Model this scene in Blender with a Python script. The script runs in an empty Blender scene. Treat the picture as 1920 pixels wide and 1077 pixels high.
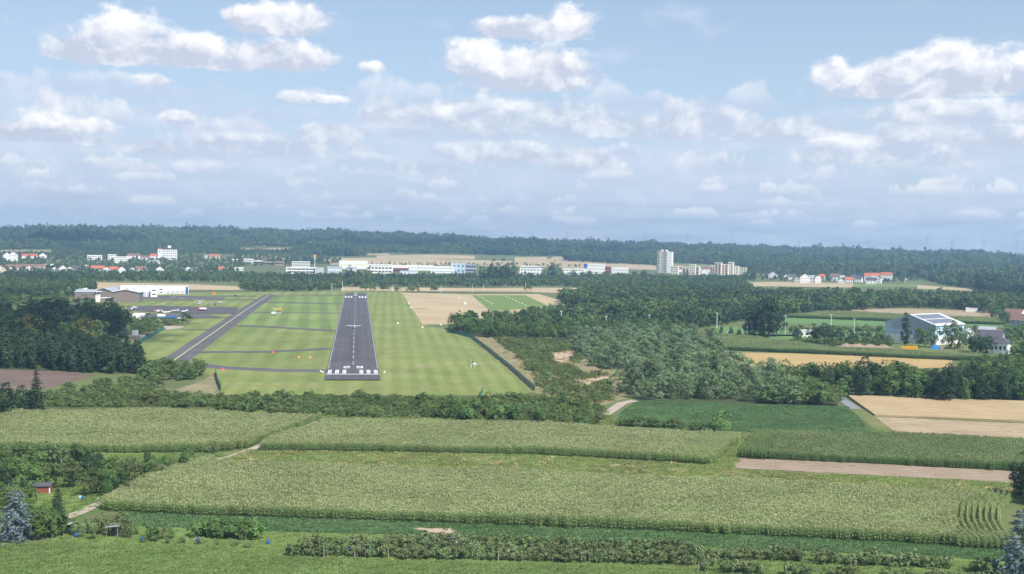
import bpy, bmesh, math, random
import numpy as np
from mathutils import Matrix, Vector
R = math.radians
random.seed(7); rng = np.random.default_rng(7)
sc = bpy.context.scene
col = sc.collection

# ------------------------------------------------------------------ camera
FPX, CX, CY, CAMH = 2230.0, 960.0, 538.5, 64.0
PITCH, ROLL = R(2.196), R(1.0)
ROT = Matrix.Rotation(math.pi / 2 - PITCH, 3, 'X') @ Matrix.Rotation(ROLL, 3, 'Z')
cd = bpy.data.cameras.new('camera'); cam = bpy.data.objects.new('camera', cd); col.objects.link(cam)
cam.matrix_world = Matrix.Translation((0, 0, CAMH)) @ ROT.to_4x4()
cd.sensor_width = 36; cd.lens = 36 * FPX / 1920; cd.clip_start = 0.5; cd.clip_end = 60000
sc.camera = cam

# ------------------------------------------------------------------ light
SUN_AZ, SUN_EL = R(138), R(52)            # clockwise from the view direction (+Y)
EXPOSURE = 0.60
sdir = Vector((math.sin(SUN_AZ) * math.cos(SUN_EL), math.cos(SUN_AZ) * math.cos(SUN_EL), math.sin(SUN_EL)))
sl = bpy.data.lights.new('sun', 'SUN'); sl.energy = 4.2; sl.angle = R(0.53); sl.color = (1.0, 0.95, 0.87)
so = bpy.data.objects.new('sun', sl); col.objects.link(so)
so.rotation_euler = sdir.to_track_quat('Z', 'Y').to_euler()
so.location = sdir * 300
sc.view_settings.view_transform = 'Standard'; sc.view_settings.look = 'None'
sc.view_settings.exposure = EXPOSURE; sc.view_settings.gamma = 1.0; sc.view_settings.use_curve_mapping = False
sc.cycles.use_denoising = True
sc.cycles.max_bounces = 5; sc.cycles.diffuse_bounces = 2; sc.cycles.glossy_bounces = 2
sc.cycles.transparent_max_bounces = 12; sc.cycles.volume_bounces = 0

# ------------------------------------------------------------------ node helper
class NT:
    def __init__(s, tree): s.t = tree; s.n = tree.nodes; s.l = tree.links
    def new(s, typ, **kw):
        n = s.n.new(typ)
        for k, v in kw.items(): setattr(n, k, v)
        return n
    def put(s, sock, v):
        if v is None: return
        if isinstance(v, bpy.types.NodeSocket): s.l.new(v, sock)
        else: sock.default_value = v
    def m(s, op, a, b=None, c=None, clamp=False):
        n = s.new('ShaderNodeMath', operation=op, use_clamp=clamp)
        s.put(n.inputs[0], a); s.put(n.inputs[1], b); s.put(n.inputs[2], c)
        return n.outputs[0]
    def v(s, op, a, b=None, c=None):
        n = s.new('ShaderNodeVectorMath', operation=op)
        s.put(n.inputs[0], a); s.put(n.inputs[1], b)
        if c is not None: s.put(n.inputs[2], c)
        return n.outputs['Value'] if op in ('LENGTH', 'DOT_PRODUCT', 'DISTANCE') else n.outputs[0]
    def mix(s, f, a, b, kind='RGBA'):
        n = s.new('ShaderNodeMix', data_type=kind)
        i = {'RGBA': (6, 7, 2), 'FLOAT': (2, 3, 0)}[kind]
        s.put(n.inputs[0], f); s.put(n.inputs[i[0]], a); s.put(n.inputs[i[1]], b)
        return n.outputs[i[2]]
    def noise(s, vec, scale, detail=3.0, rough=0.55, dist=0.0):
        n = s.new('ShaderNodeTexNoise'); s.put(n.inputs['Vector'], vec)
        n.inputs['Scale'].default_value = scale; n.inputs['Detail'].default_value = detail
        n.inputs['Roughness'].default_value = rough; n.inputs['Distortion'].default_value = dist
        return n.outputs['Fac']
    def smooth(s, x, lo, hi, a=0.0, b=1.0):
        n = s.new('ShaderNodeMapRange', interpolation_type='SMOOTHSTEP')
        s.put(n.inputs[0], x); s.put(n.inputs[1], lo); s.put(n.inputs[2], hi); s.put(n.inputs[3], a); s.put(n.inputs[4], b)
        return n.outputs[0]
    def xyz(s, x, y, z):
        n = s.new('ShaderNodeCombineXYZ'); s.put(n.inputs[0], x); s.put(n.inputs[1], y); s.put(n.inputs[2], z)
        return n.outputs[0]

def px_dir(u, v):
    d = np.stack([(np.asarray(u, float) - CX) / FPX, -(np.asarray(v, float) - CY) / FPX, -np.ones(np.shape(u))], -1)
    return d @ np.array(ROT).T
def px_azel(u, v):
    d = px_dir(u, v); return math.atan2(d[0], d[1]), math.atan2(d[2], math.hypot(d[0], d[1]))

# ------------------------------------------------------------------ sky with cumulus
world = bpy.data.worlds.new('World'); sc.world = world; world.use_nodes = True
def build_sky():
    T = NT(world.node_tree); T.n.clear()
    out = T.new('ShaderNodeOutputWorld'); bg = T.new('ShaderNodeBackground')
    sky = T.new('ShaderNodeTexSky', sky_type='NISHITA'); sky.sun_disc = False
    sky.sun_elevation = SUN_EL; sky.sun_rotation = SUN_AZ
    sky.altitude = 100; sky.air_density = 1.0; sky.dust_density = 1.3; sky.ozone_density = 1.5
    geo = T.new('ShaderNodeTexCoord')
    sep = T.new('ShaderNodeSeparateXYZ'); T.l.new(geo.outputs['Generated'], sep.inputs[0])
    X, Y, Z = sep.outputs
    az = T.m('ARCTAN2', X, Y)
    el = T.m('ARCTAN2', Z, T.m('POWER', T.m('ADD', T.m('MULTIPLY', X, X), T.m('MULTIPLY', Y, Y)), 0.5))
    elp = T.m('MAXIMUM', el, 0.0)
    # clear sky, a little milky towards the ground
    clear = T.mix(T.smooth(elp, 0.0, 0.30, 0.62, 0.20), sky.outputs[0], (4.5, 5.5, 7.2, 1))
    # lumps used for edges and relief: stretched sideways, finer towards the horizon
    lg = T.m('LOGARITHM', T.m('ADD', elp, 0.045), 2.718)
    P = T.xyz(T.m('MULTIPLY', az, 1.0), T.m('MULTIPLY', lg, 0.34), T.m('MULTIPLY', elp, 0.3))
    nb = T.noise(T.v('MULTIPLY', P, (14, 19, 14)), 1.0, 6, 0.55, 0.2)         # cloud cover
    Q = T.xyz(az, el, 0.0)
    n1 = T.noise(T.v('MULTIPLY', Q, (26, 34, 1)), 1.0, 6, 0.60, 0.25)         # cauliflower
    n2 = T.noise(T.v('ADD', T.v('MULTIPLY', Q, (26, 34, 1)), (0.16, 0.26, 0)), 1.0, 6, 0.60, 0.25)
    relief = T.m('MULTIPLY', T.m('SUBTRACT', n1, n2), 2.2)
    # thin high veil
    dl = T.smooth(T.m('ADD', nb, T.smooth(elp, 0.05, 0.17, 0.10, -0.14)), 0.40, 0.70)
    # near cumulus: (px, py, half width px, half height px) of puffs, base line px
    clouds = [
        (128, [(230, 92, 95, 62), (150, 100, 62, 36), (330, 98, 75, 40), (420, 108, 80, 34), (520, 105, 105, 33), (240, 58, 55, 32), (385, 85, 50, 28)]),
        (70, [(520, 46, 95, 32), (560, 34, 50, 24), (450, 30, 40, 16)]),
        (172, [(960, 128, 125, 46), (900, 110, 70, 36), (1050, 135, 75, 36), (985, 165, 110, 16)]),
        (80, [(1000, 58, 105, 24), (1075, 42, 50, 34), (930, 50, 40, 18)]),
        (268, [(85, 248, 60, 36), (30, 255, 45, 26), (175, 238, 45, 16), (170, 268, 40, 12)]),
        (165, [(288, 155, 36, 18)]), (236, [(333, 222, 30, 18)]),
        (186, [(1770, 135, 75, 50), (1650, 148, 90, 34), (1560, 140, 42, 26), (1870, 150, 85, 40), (1930, 130, 60, 40), (1740, 172, 180, 22)]),
        (196, [(560, 184, 40, 15), (620, 187, 36, 9)]), (140, [(698, 128, 26, 13)]),
        (262, [(960, 222, 180, 34), (1120, 235, 160, 30), (1300, 240, 170, 36), (1480, 245, 120, 30), (780, 215, 110, 20)]),
        (232, [(1800, 215, 180, 26), (1960, 220, 120, 30)]),
        (318, [(1620, 275, 120, 30), (1720, 292, 120, 22), (1525, 300, 30, 10)]),
        (300, [(480, 278, 130, 22), (330, 282, 110, 18), (620, 252, 70, 18)]),
        (330, [(940, 288, 130, 22), (1090, 305, 80, 22), (800, 320, 80, 16)]),
        (285, [(1900, 262, 120, 26)]),
    ]
    D = None; TT = None; OP = None; soft = {262, 232, 318, 300, 330, 285}
    wob = T.noise(T.v('MULTIPLY', Q, (60, 80, 1)), 1.0, 4, 0.6)
    ew = T.m('ADD', T.m('MULTIPLY', T.m('SUBTRACT', n1, 0.5), 1.25), T.m('MULTIPLY', T.m('SUBTRACT', wob, 0.5), 0.75))
    for base, puffs in clouds:
        d = None
        bx = sum(p[0] for p in puffs) / len(puffs)
        eb = px_azel(bx, base)[1]; top = px_azel(bx, min(p[1] - p[3] for p in puffs))[1]
        for (x, y, rx, ry) in puffs:
            a, e = px_azel(x, y)
            q = T.v('MULTIPLY', T.v('SUBTRACT', Q, (a, e, 0)), (FPX / (rx * 1.22), FPX / (ry * 1.25), 0))
            k = T.v('LENGTH', q)
            d = k if d is None else T.m('SMOOTH_MIN', d, k, 0.35)
        # flat, firm base
        d = T.m('ADD', d, T.smooth(T.m('SUBTRACT', eb, el), -0.004, 0.006, 0.0, 1.1))
        t = T.m('MULTIPLY', T.smooth(el, eb, top), .55 if base in soft else 1.0); op = .74 if base in soft else .97
        if D is None: D, TT, OP = d, t, op
        else:
            less = T.m('LESS_THAN', d, D); TT = T.mix(less, TT, t, 'FLOAT'); OP = T.mix(less, OP, op, 'FLOAT'); D = T.m('MINIMUM', D, d)
    dens = T.m('SUBTRACT', T.m('ADD', 1.0, ew), D)
    dn = T.smooth(dens, 0.0, 0.46)
    # cloud light: sunlit tops, blue-grey bases
    lit = T.m('ADD', T.m('MULTIPLY', T.m('POWER', TT, 1.1), 0.95), T.m('ADD', T.m('MULTIPLY', relief, 1.5), -0.02), clamp=True)
    near_c = T.mix(lit, (4.6, 4.95, 5.95, 1), (8.5, 8.4, 8.3, 1))
    far_c = T.mix(T.m('ADD', relief, 0.35, clamp=True), (5.0, 5.5, 6.7, 1), (6.1, 6.4, 7.2, 1))
    c = T.mix(T.m('MULTIPLY', dl, T.smooth(elp, 0.0, 0.04, 0.85, 0.75)), clear, far_c)
    # rows of flat-based fair-weather cumulus, one behind the other down to the horizon
    fine = T.m('ADD', T.m('MULTIPLY', T.m('SUBTRACT', n1, 0.5), 0.9), T.m('MULTIPLY', T.m('SUBTRACT', wob, 0.5), 0.9))
    for k, (e0, hh, fq, op) in enumerate(((0.8, .32, 30, .60), (1.25, .36, 27, .66), (1.75, .45, 24, .70), (2.3, .55, 21, .78), (2.85, .62, 19, .82), (3.45, .75, 17, .84), (4.1, .85, 15, .88), (4.8, .95, 13, .9), (5.5, 1.0, 12, .82), (6.3, 1.0, 11, .55))):
        e0, hh = R(e0), R(hh)
        nz = T.noise(T.xyz(T.m('MULTIPLY', az, fq), 7.7 * k + 3.1, T.m('MULTIPLY', el, fq * .6)), 1.0, 4, 0.6)
        prof = T.m('MULTIPLY', T.smooth(nz, 0.41, 0.68), hh * 1.9)
        up = T.m('SUBTRACT', el, e0 )
        ed = T.m('ADD', T.m('SUBTRACT', prof, up), T.m('MULTIPLY', fine, hh * .55))
        a = T.m('MULTIPLY', T.smooth(ed, 0.0, hh * .55), T.smooth(T.m('ADD', up, T.m('MULTIPLY', fine, hh * .18)), -hh * .18, hh * .22))
        lt = T.m('ADD', T.m('ADD', T.smooth(up, 0.0, hh * 1.2), -0.12), T.m('MULTIPLY', relief, 1.0), clamp=True)
        near = min(1, k / 7.0)
        cc = T.mix(lt, (5.1 - .5 * near, 5.45 - .4 * near, 6.5 - .2 * near, 1), (8.6 - 1.0 * near, 8.3 - .7 * near, 8.2 - .5 * near, 1))
        c = T.mix(T.m('MULTIPLY', a, op * .82), c, cc)
    c = T.mix(T.m('MULTIPLY', dn, OP), c, near_c)
    T.l.new(c, bg.inputs[0]); bg.inputs[1].default_value = 0.092
    T.l.new(bg.outputs[0], out.inputs[0])
    world.cycles.sampling_method = 'MANUAL'; world.cycles.sample_map_resolution = 512
build_sky()

# ------------------------------------------------------------------ terrain: flat plain, wooded ridge behind
RU = [-500, 0, 60, 150, 300, 500, 700, 770, 900, 1000, 1100, 1200, 1400, 1500, 1600, 1700, 1800, 1920, 2500]
RS = [4, 4, 9, 11, 13, 13, 11, 11, 5, 3.5, 2.5, 0, -0.5, -5, -3.5, -4.5, -5.5, -10, -11]
RIDGE_D = 5200.0
def terrain(x, y):
    x = np.asarray(x, float); y = np.asarray(y, float)
    d = np.hypot(x, y)
    u = CX + FPX * np.where(y > 1, x / np.maximum(y, 1), np.sign(x) * 9)
    s = np.interp(u, RU, RS)
    zr = CAMH + s * RIDGE_D / FPX - 17 + 3.0 * np.sin(u / 47.0) + 2.2 * np.sin(u / 19.0 + 1) + 1.5 * np.sin(u / 8.3)
    t = np.clip((d - 2300) / (RIDGE_D - 2300), 0, 1); t = t * t * (3 - 2 * t)
    fall = np.clip((d - RIDGE_D) / 6000, 0, 1) * 60
    return np.where(y > 0, t * np.maximum(zr, 5) - fall, 0.0)
def G(u, v, h=0.0):
    """world point(s) on the ground (or on a surface h above it) behind photo pixel(s)"""
    u = np.atleast_1d(np.asarray(u, float)); v = np.atleast_1d(np.asarray(v, float))
    d = px_dir(u, v); d = d / np.hypot(d[:, 0], d[:, 1])[:, None]
    out = np.zeros((len(u), 3))
    for i, k in enumerate(d):
        lo = None
        if k[2] < -1e-4:
            r = (CAMH - h) / -k[2]
            if r < 2290: out[i] = (k[0] * r, k[1] * r, h); continue
        rs = np.arange(60, 7000, 12.0)
        f = CAMH + k[2] * rs - terrain(k[0] * rs, k[1] * rs) - h
        j = np.nonzero(f < 0)[0]
        r = rs[j[0]] if len(j) else 6900.0
        out[i] = (k[0] * r, k[1] * r, terrain(k[0] * r, k[1] * r) + h)
    return out
def g1(u, v, h=0.0): return Vector(G([u], [v], h)[0])
def mpp(p): return math.hypot(p[0], p[1]) / FPX       # metres per photo pixel there

# ------------------------------------------------------------------ materials
MATS = {}
def mat_base(name):
    m = bpy.data.materials.new(name); m.use_nodes = True
    T = NT(m.node_tree); b = T.n['Principled BSDF']
    return m, T, b
def plain(name, c, rough=0.7, var=0.12, scale=0.6, metal=0.0, spec=0.3):
    if name in MATS: return MATS[name]
    m, T, b = mat_base(name)
    pos = T.new('ShaderNodeNewGeometry').outputs['Position']
    n = T.noise(pos, scale, 4, 0.6)
    c1 = tuple(max(0, x * (1 - var)) for x in c) + (1,); c2 = tuple(x * (1 + var) for x in c) + (1,)
    T.l.new(T.mix(n, c1, c2), b.inputs['Base Color'])
    b.inputs['Roughness'].default_value = rough; b.inputs['Metallic'].default_value = metal
    b.inputs['Specular IOR Level'].default_value = spec
    MATS[name] = m; return m
def ground(name, c1, c2, c3=None, s1=0.02, s2=0.4, angle=None, period=10.0, stripe=0.0, fine=0.35, bump=0.0):
    """soil/grass: two-scale mottling, optional drill or mowing lines along a world angle (rad)"""
    m, T, b = mat_base(name)
    pos = T.new('ShaderNodeNewGeometry').outputs['Position']
    a = T.noise(pos, s1, 5, 0.6); f = T.noise(pos, s2, 4, 0.7)
    fac = T.m('ADD', T.m('MULTIPLY', T.smooth(a, 0.3, 0.7), 1 - fine), T.m('MULTIPLY', T.smooth(f, 0.25, 0.75), fine))
    c = T.mix(fac, c1 + (1,), c2 + (1,))
    if c3: c = T.mix(T.smooth(T.noise(pos, s1 * 2.3, 4, 0.65), 0.56, 0.70), c, c3 + (1,))
    if angle is not None and stripe:
        d = T.v('DOT_PRODUCT', pos, (math.cos(angle), -math.sin(angle), 0))   # across the lines
        w = T.m('ADD', d, T.m('MULTIPLY', T.noise(pos, 0.03, 2), period * 0.5))
        w = T.m('SINE', T.m('MULTIPLY', w, 2 * math.pi / period))
        amp = T.m('MULTIPLY', T.smooth(T.noise(pos, 0.012, 2), 0.3, 0.7, 0.45, 1.0), stripe)
        k = T.m('ADD', 1.0, T.m('MULTIPLY', T.smooth(w, -0.6, 0.6, -1, 1), amp))
        c = T.v('SCALE', c, None); T.put(c.node.inputs['Scale'], k); 
    T.l.new(c, b.inputs['Base Color'])
    b.inputs['Roughness'].default_value = 0.9; b.inputs['Specular IOR Level'].default_value = 0.1
    if bump:
        bm_ = T.new('ShaderNodeBump'); bm_.inputs['Strength'].default_value = 0.8; bm_.inputs['Distance'].default_value = bump
        T.l.new(T.noise(pos, s2 * 2, 4, 0.7), bm_.inputs['Height']); T.l.new(bm_.outputs[0], b.inputs['Normal'])
    MATS[name] = m; return m

def foliage(name, dark, light, trans=0.25, rv=1.0):
    """leaf colour varies by clump (face attribute) and from tree to tree"""
    if name in MATS: return MATS[name]
    m = bpy.data.materials.new(name); m.use_nodes = True; T = NT(m.node_tree); T.n.clear()
    out = T.new('ShaderNodeOutputMaterial')
    at = T.new('ShaderNodeAttribute'); at.attribute_name = 'tint'
    oi = T.new('ShaderNodeObjectInfo')
    f = T.m('ADD', T.m('MULTIPLY', at.outputs['Fac'], 1 - .48 * rv), T.m('MULTIPLY', oi.outputs['Random'], .48 * rv))
    c = T.mix(f, dark + (1,), light + (1,))
    hs = T.new('ShaderNodeHueSaturation'); T.l.new(c, hs.inputs['Color'])
    r2 = T.m('FRACT', T.m('MULTIPLY', oi.outputs['Random'], 17.3))
    T.put(hs.inputs['Hue'], T.m('ADD', 0.5 - .02 * rv, T.m('MULTIPLY', r2, 0.04 * rv)))
    T.put(hs.inputs['Value'], T.m('MULTIPLY', T.m('ADD', 1 - .2 * rv, T.m('MULTIPLY', r2, 0.4 * rv)), T.smooth(T.noise(T.new('ShaderNodeNewGeometry').outputs['Position'], 0.045, 4, 0.6), 0.3, 0.7, 1 - (.06 + .1 * rv), 1 + (.06 + .1 * rv))))
    df = T.new('ShaderNodeBsdfDiffuse'); tr = T.new('ShaderNodeBsdfTranslucent'); mx = T.new('ShaderNodeMixShader')
    T.l.new(hs.outputs[0], df.inputs[0])
    T.l.new(T.mix(1.0, hs.outputs[0], hs.outputs[0]), tr.inputs[0])
    mx.inputs[0].default_value = trans
    T.l.new(df.outputs[0], mx.inputs[1]); T.l.new(tr.outputs[0], mx.inputs[2]); T.l.new(mx.outputs[0], out.inputs[0])
    MATS[name] = m; return m

# ------------------------------------------------------------------ object helpers
def tag(o, label=None, cat=None, group=None, kind=None):
    if label: o['label'] = label
    if cat: o['category'] = cat
    if group: o['group'] = group
    if kind: o['kind'] = kind
    return o
def link(name, me, parent=None, loc=None):
    o = bpy.data.objects.new(name, me); col.objects.link(o)
    if parent is not None: o.parent = parent
    if loc is not None: o.location = loc
    return o
def empty(name, loc=(0, 0, 0), rz=0.0):
    o = bpy.data.objects.new(name, None); col.objects.link(o)
    o.location = loc; o.rotation_euler = (0, 0, rz); o.empty_display_size = 0.3
    return o
def mesh_np(name, V, Fs, mat, attr=None):
    """V (n,3); Fs (m,k) faces of one size; attr (m,) face tint"""
    me = bpy.data.meshes.new(name)
    V = np.asarray(V, np.float32); Fs = np.asarray(Fs, np.int32); k = Fs.shape[1]
    me.vertices.add(len(V)); me.vertices.foreach_set('co', V.ravel())
    me.loops.add(Fs.size); me.loops.foreach_set('vertex_index', Fs.ravel())
    me.polygons.add(len(Fs)); me.polygons.foreach_set('loop_start', np.arange(0, Fs.size, k, dtype=np.int32))
    me.polygons.foreach_set('loop_total', np.full(len(Fs), k, np.int32))
    if attr is not None:
        a = me.attributes.new('tint', 'FLOAT', 'FACE'); a.data.foreach_set('value', np.asarray(attr, np.float32))
    me.update(calc_edges=True); me.validate()
    if mat: me.materials.append(mat)
    return me
class MB:
    """collects boxes, prisms and tubes, links them as ONE mesh"""
    def __init__(s): s.v = []; s.f = []
    def add(s, vs, fs):
        o = len(s.v); s.v += [tuple(v) for v in vs]; s.f += [tuple(i + o for i in f) for f in fs]; return s
    def box(s, c, d, rz=0.0):
        ca, sa = math.cos(rz), math.sin(rz); vs = []
        for z in (-.5, .5):
            for x, y in ((-.5, -.5), (.5, -.5), (.5, .5), (-.5, .5)):
                X, Y = x * d[0], y * d[1]
                vs.append((c[0] + X * ca - Y * sa, c[1] + X * sa + Y * ca, c[2] + z * d[2]))
        return s.add(vs, [(3, 2, 1, 0), (4, 5, 6, 7), (0, 1, 5, 4), (1, 2, 6, 5), (2, 3, 7, 6), (3, 0, 4, 7)])
    def prism(s, pts, axis, a, b):
        """outline of 2-d points swept along axis from a to b"""
        n = len(pts); mk = {'x': lambda p, t: (t, p[0], p[1]), 'y': lambda p, t: (p[0], t, p[1]), 'z': lambda p, t: (p[0], p[1], t)}[axis]
        vs = [mk(p, a) for p in pts] + [mk(p, b) for p in pts]
        return s.add(vs, [tuple(range(n))[::-1], tuple(range(n, 2 * n))] + [(i, (i + 1) % n, n + (i + 1) % n, n + i) for i in range(n)])
    def tube(s, p, q, r0, r1=None, n=6):
        r1 = r0 if r1 is None else r1
        p, q = Vector(p), Vector(q); w = (q - p).normalized()
        a = w.orthogonal().normalized(); b = w.cross(a); vs = []
        for c, r in ((p, r0), (q, r1)):
            for i in range(n):
                t = 2 * math.pi * i / n; vs.append(c + a * (math.cos(t) * r) + b * (math.sin(t) * r))
        return s.add(vs, [(i, (i + 1) % n, n + (i + 1) % n, n + i) for i in range(n)] + [tuple(range(n))[::-1], tuple(range(n, 2 * n))])
    def loft(s, rings, cap=True):
        """rings: list of lists of points with equal length"""
        n = len(rings[0]); vs = [v for r in rings for v in r]; fs = []
        for k in range(len(rings) - 1):
            for i in range(n): fs.append((k * n + i, k * n + (i + 1) % n, (k + 1) * n + (i + 1) % n, (k + 1) * n + i))
        if cap: fs += [tuple(range(n))[::-1], tuple(range((len(rings) - 1) * n, len(rings) * n))]
        return s.add(vs, fs)
    def mesh(s, name, mat, smooth=False):
        me = bpy.data.meshes.new(name); me.from_pydata(s.v, [], s.f)
        bm = bmesh.new(); bm.from_mesh(me); bmesh.ops.recalc_face_normals(bm, faces=bm.faces); bm.to_mesh(me); bm.free()
        if mat: me.materials.append(mat)
        if smooth: me.polygons.foreach_set('use_smooth', [True] * len(me.polygons))
        me.update(); return me
    def build(s, name, mat, parent=None, smooth=False): return link(name, s.mesh(name, mat, smooth), parent)
def copy_tree(o, parent=None):
    c = o.copy(); col.objects.link(c)
    if parent is not None: c.parent = parent
    for ch in list(o.children): copy_tree(ch, c)
    return c
def in_poly(P, poly):
    x, y = P[:, 0], P[:, 1]; r = np.zeros(len(P), bool); n = len(poly)
    for i in range(n):
        x1, y1 = poly[i][:2]; x2, y2 = poly[(i + 1) % n][:2]
        if y1 == y2: continue
        r ^= ((y1 > y) != (y2 > y)) & (x < (x2 - x1) * (y - y1) / (y2 - y1) + x1)
    return r
def wpoly(px, h=0.0):
    """photo polygon -> world polygon; a third item gives the height of that edge point"""
    return np.array([G([p[0]], [p[1]], p[2] if len(p) > 2 else h)[0] for p in px])
def scatter(poly, spacing, jit=0.45, keep=1.0, avoid=()):
    lo = poly[:, :2].min(0); hi = poly[:, :2].max(0)
    gx, gy = np.meshgrid(np.arange(lo[0], hi[0], spacing), np.arange(lo[1], hi[1], spacing * 0.87))
    gx[1::2] += spacing / 2
    P = np.stack([gx.ravel(), gy.ravel()], 1); P += rng.uniform(-jit, jit, P.shape) * spacing
    P = P[in_poly(P, poly)]
    if keep < 1: P = P[rng.random(len(P)) < keep]
    for a in avoid: P = P[~in_poly(P, a)]
    return np.column_stack([P, terrain(P[:, 0], P[:, 1])])
def sheet(name, poly, mat, dz, kind='structure', sub=0, parent=None, label=None, px=True):
    """a patch of ground lying dz above the terrain; photo polygons on the slope are draped"""
    if px:
        W = wpoly(poly)
        far = np.hypot(W[:, 0], W[:, 1]).max() > 2250
    else: W = np.array([(p[0], p[1], 0) for p in poly]); far = False
    if px and not far and name not in ('apron', 'lower_apron', 'hangar_forecourt', 'concrete_pad'):
        r = random.Random(len(name) * 7 + len(poly)); Q = []
        for a, b in zip(W, np.roll(W, -1, 0)):
            n = max(1, min(60, int(np.hypot(*(b - a)[:2]) / 2.2)))
            if max(np.hypot(*a[:2]), np.hypot(*b[:2])) > 1300: n = 1
            j = min(.55, np.hypot(*(b - a)[:2]) * .05)
            for i in range(n): Q.append(a + (b - a) * i / n + (np.array([r.uniform(-j, j), r.uniform(-j, j), 0]) if i else 0))
        W = np.array(Q)
    bm = bmesh.new()
    bm.faces.new([bm.verts.new(w) for w in (W if not far else [(p[0], p[1], 0) for p in poly])])
    bmesh.ops.triangulate(bm, faces=bm.faces[:])
    if far:
        for _ in range(4): bmesh.ops.subdivide_edges(bm, edges=[e for e in bm.edges if e.calc_length() > 6], cuts=1, use_grid_fill=True)
        bm.verts.ensure_lookup_table()
        q = G([v.co.x for v in bm.verts], [v.co.y for v in bm.verts])
        for v, w in zip(bm.verts, q): v.co = w
        bmesh.ops.triangulate(bm, faces=bm.faces[:])
    for v in bm.verts: v.co.z += dz
    bmesh.ops.recalc_face_normals(bm, faces=bm.faces)
    bm.normal_update()
    for f in bm.faces:
        if f.normal.z < 0: f.normal_flip()
    me = bpy.data.meshes.new(name); bm.to_mesh(me); bm.free(); me.materials.append(mat)
    o = link(name, me, parent)
    if parent is None: tag(o, label=label, kind=kind)
    return o
def ribbon(name, pts, width, mat, dz, parent=None, kind='structure', label=None, px=True):
    """a road along photo points, constant real width"""
    P = [Vector(G([p[0]], [p[1]])[0]) if px else Vector((p[0], p[1], 0)) for p in pts]
    L, Rr = [], []
    for i, p in enumerate(P):
        t = ((P[min(i + 1, len(P) - 1)] - P[max(i - 1, 0)]).to_2d()).normalized()
        n = Vector((-t.y, t.x)); w = (width[i] if isinstance(width, (list, tuple)) else width) / 2
        L.append((p.x + n.x * w, p.y + n.y * w, p.z + dz)); Rr.append((p.x - n.x * w, p.y - n.y * w, p.z + dz))
    b = MB(); n = len(P)
    b.add(Rr + L, [(i, i + 1, n + i + 1, n + i) for i in range(n - 1)])
    o = b.build(name, mat, parent)
    if parent is None: tag(o, label=label, kind=kind)
    return o
def instancer(name, P, rz, scl, protos, idx=None, label=None, cat=None):
    """one 'stuff' object: prototypes instanced on points (geometry nodes)"""
    me = bpy.data.meshes.new(name); me.vertices.add(len(P)); me.vertices.foreach_set('co', np.asarray(P, np.float32).ravel())
    a = me.attributes.new('rotz', 'FLOAT', 'POINT'); a.data.foreach_set('value', np.asarray(rz, np.float32))
    a = me.attributes.new('scl', 'FLOAT_VECTOR', 'POINT'); a.data.foreach_set('vector', np.asarray(scl, np.float32).ravel())
    if idx is None: idx = rng.integers(0, len(protos), len(P))
    a = me.attributes.new('idx', 'INT', 'POINT'); a.data.foreach_set('value', np.asarray(idx, np.int32))
    o = link(name, me); tag(o, label, cat, kind='stuff')
    ng = bpy.data.node_groups.new(name + '_nodes', 'GeometryNodeTree')
    ng.interface.new_socket('Geometry', in_out='INPUT', socket_type='NodeSocketGeometry')
    ng.interface.new_socket('Geometry', in_out='OUTPUT', socket_type='NodeSocketGeometry')
    N, L = ng.nodes, ng.links
    gi = N.new('NodeGroupInput'); go = N.new('NodeGroupOutput')
    j = N.new('GeometryNodeJoinGeometry')
    for p in reversed(protos):
        oi = N.new('GeometryNodeObjectInfo'); oi.inputs[0].default_value = p
        g2 = N.new('GeometryNodeGeometryToInstance'); L.new(oi.outputs['Geometry'], g2.inputs[0]); L.new(g2.outputs[0], j.inputs[0])
    def attr(nm, t):
        k = N.new('GeometryNodeInputNamedAttribute'); k.data_type = t; k.inputs[0].default_value = nm; return k.outputs[0]
    cx = N.new('ShaderNodeCombineXYZ'); L.new(attr('rotz', 'FLOAT'), cx.inputs[2])
    ip = N.new('GeometryNodeInstanceOnPoints'); ip.inputs['Pick Instance'].default_value = True
    L.new(gi.outputs[0], ip.inputs['Points']); L.new(j.outputs[0], ip.inputs['Instance'])
    L.new(attr('idx', 'INT'), ip.inputs['Instance Index']); L.new(cx.outputs[0], ip.inputs['Rotation'])
    L.new(attr('scl', 'FLOAT_VECTOR'), ip.inputs['Scale']); L.new(ip.outputs[0], go.inputs[0])
    md = o.modifiers.new('instances', 'NODES'); md.node_group = ng
    return o
def proto(name, me): return bpy.data.objects.new(name, me)     # kept out of the scene, only instanced

# ================================================================== ground and fields
def build_terrain():
    az = np.radians(np.concatenate([np.arange(-180, -40, 10), np.arange(-40, 40.01, 0.5), np.arange(50, 181, 10)]))
    rr = np.concatenate([[0.0, 60, 150, 400, 1000, 1800], np.arange(2250, 5600, 50), [5800, 6200, 6800, 7500]])
    A, D = np.meshgrid(az, rr); X = np.sin(A) * D; Y = np.cos(A) * D; Z = terrain(X, Y)
    V = np.stack([X, Y, Z], -1).reshape(-1, 3); n = len(az)
    i, j = np.meshgrid(np.arange(len(rr) - 1), np.arange(n - 1), indexing='ij'); a = (i * n + j).ravel()
    Fq = np.stack([a, a + 1, a + n + 1, a + n], 1)[:, ::-1]
    m = ground('meadow_ground', (0.085, 0.115, 0.045), (0.15, 0.17, 0.07), (0.17, 0.165, 0.08), 0.012, 0.5)
    tag(link('ground', mesh_np('ground', V, Fq, m)), kind='structure')
build_terrain()
RW0, RW1 = g1(661, 714), g1(667, 550)            # runway axis, near and far end
RDIR = (RW1 - RW0).normalized(); RANG = math.atan2(RDIR.x, RDIR.y)   # clockwise from +Y
RNRM = Vector((RDIR.y, -RDIR.x, 0))              # to the right of the runway
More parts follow.
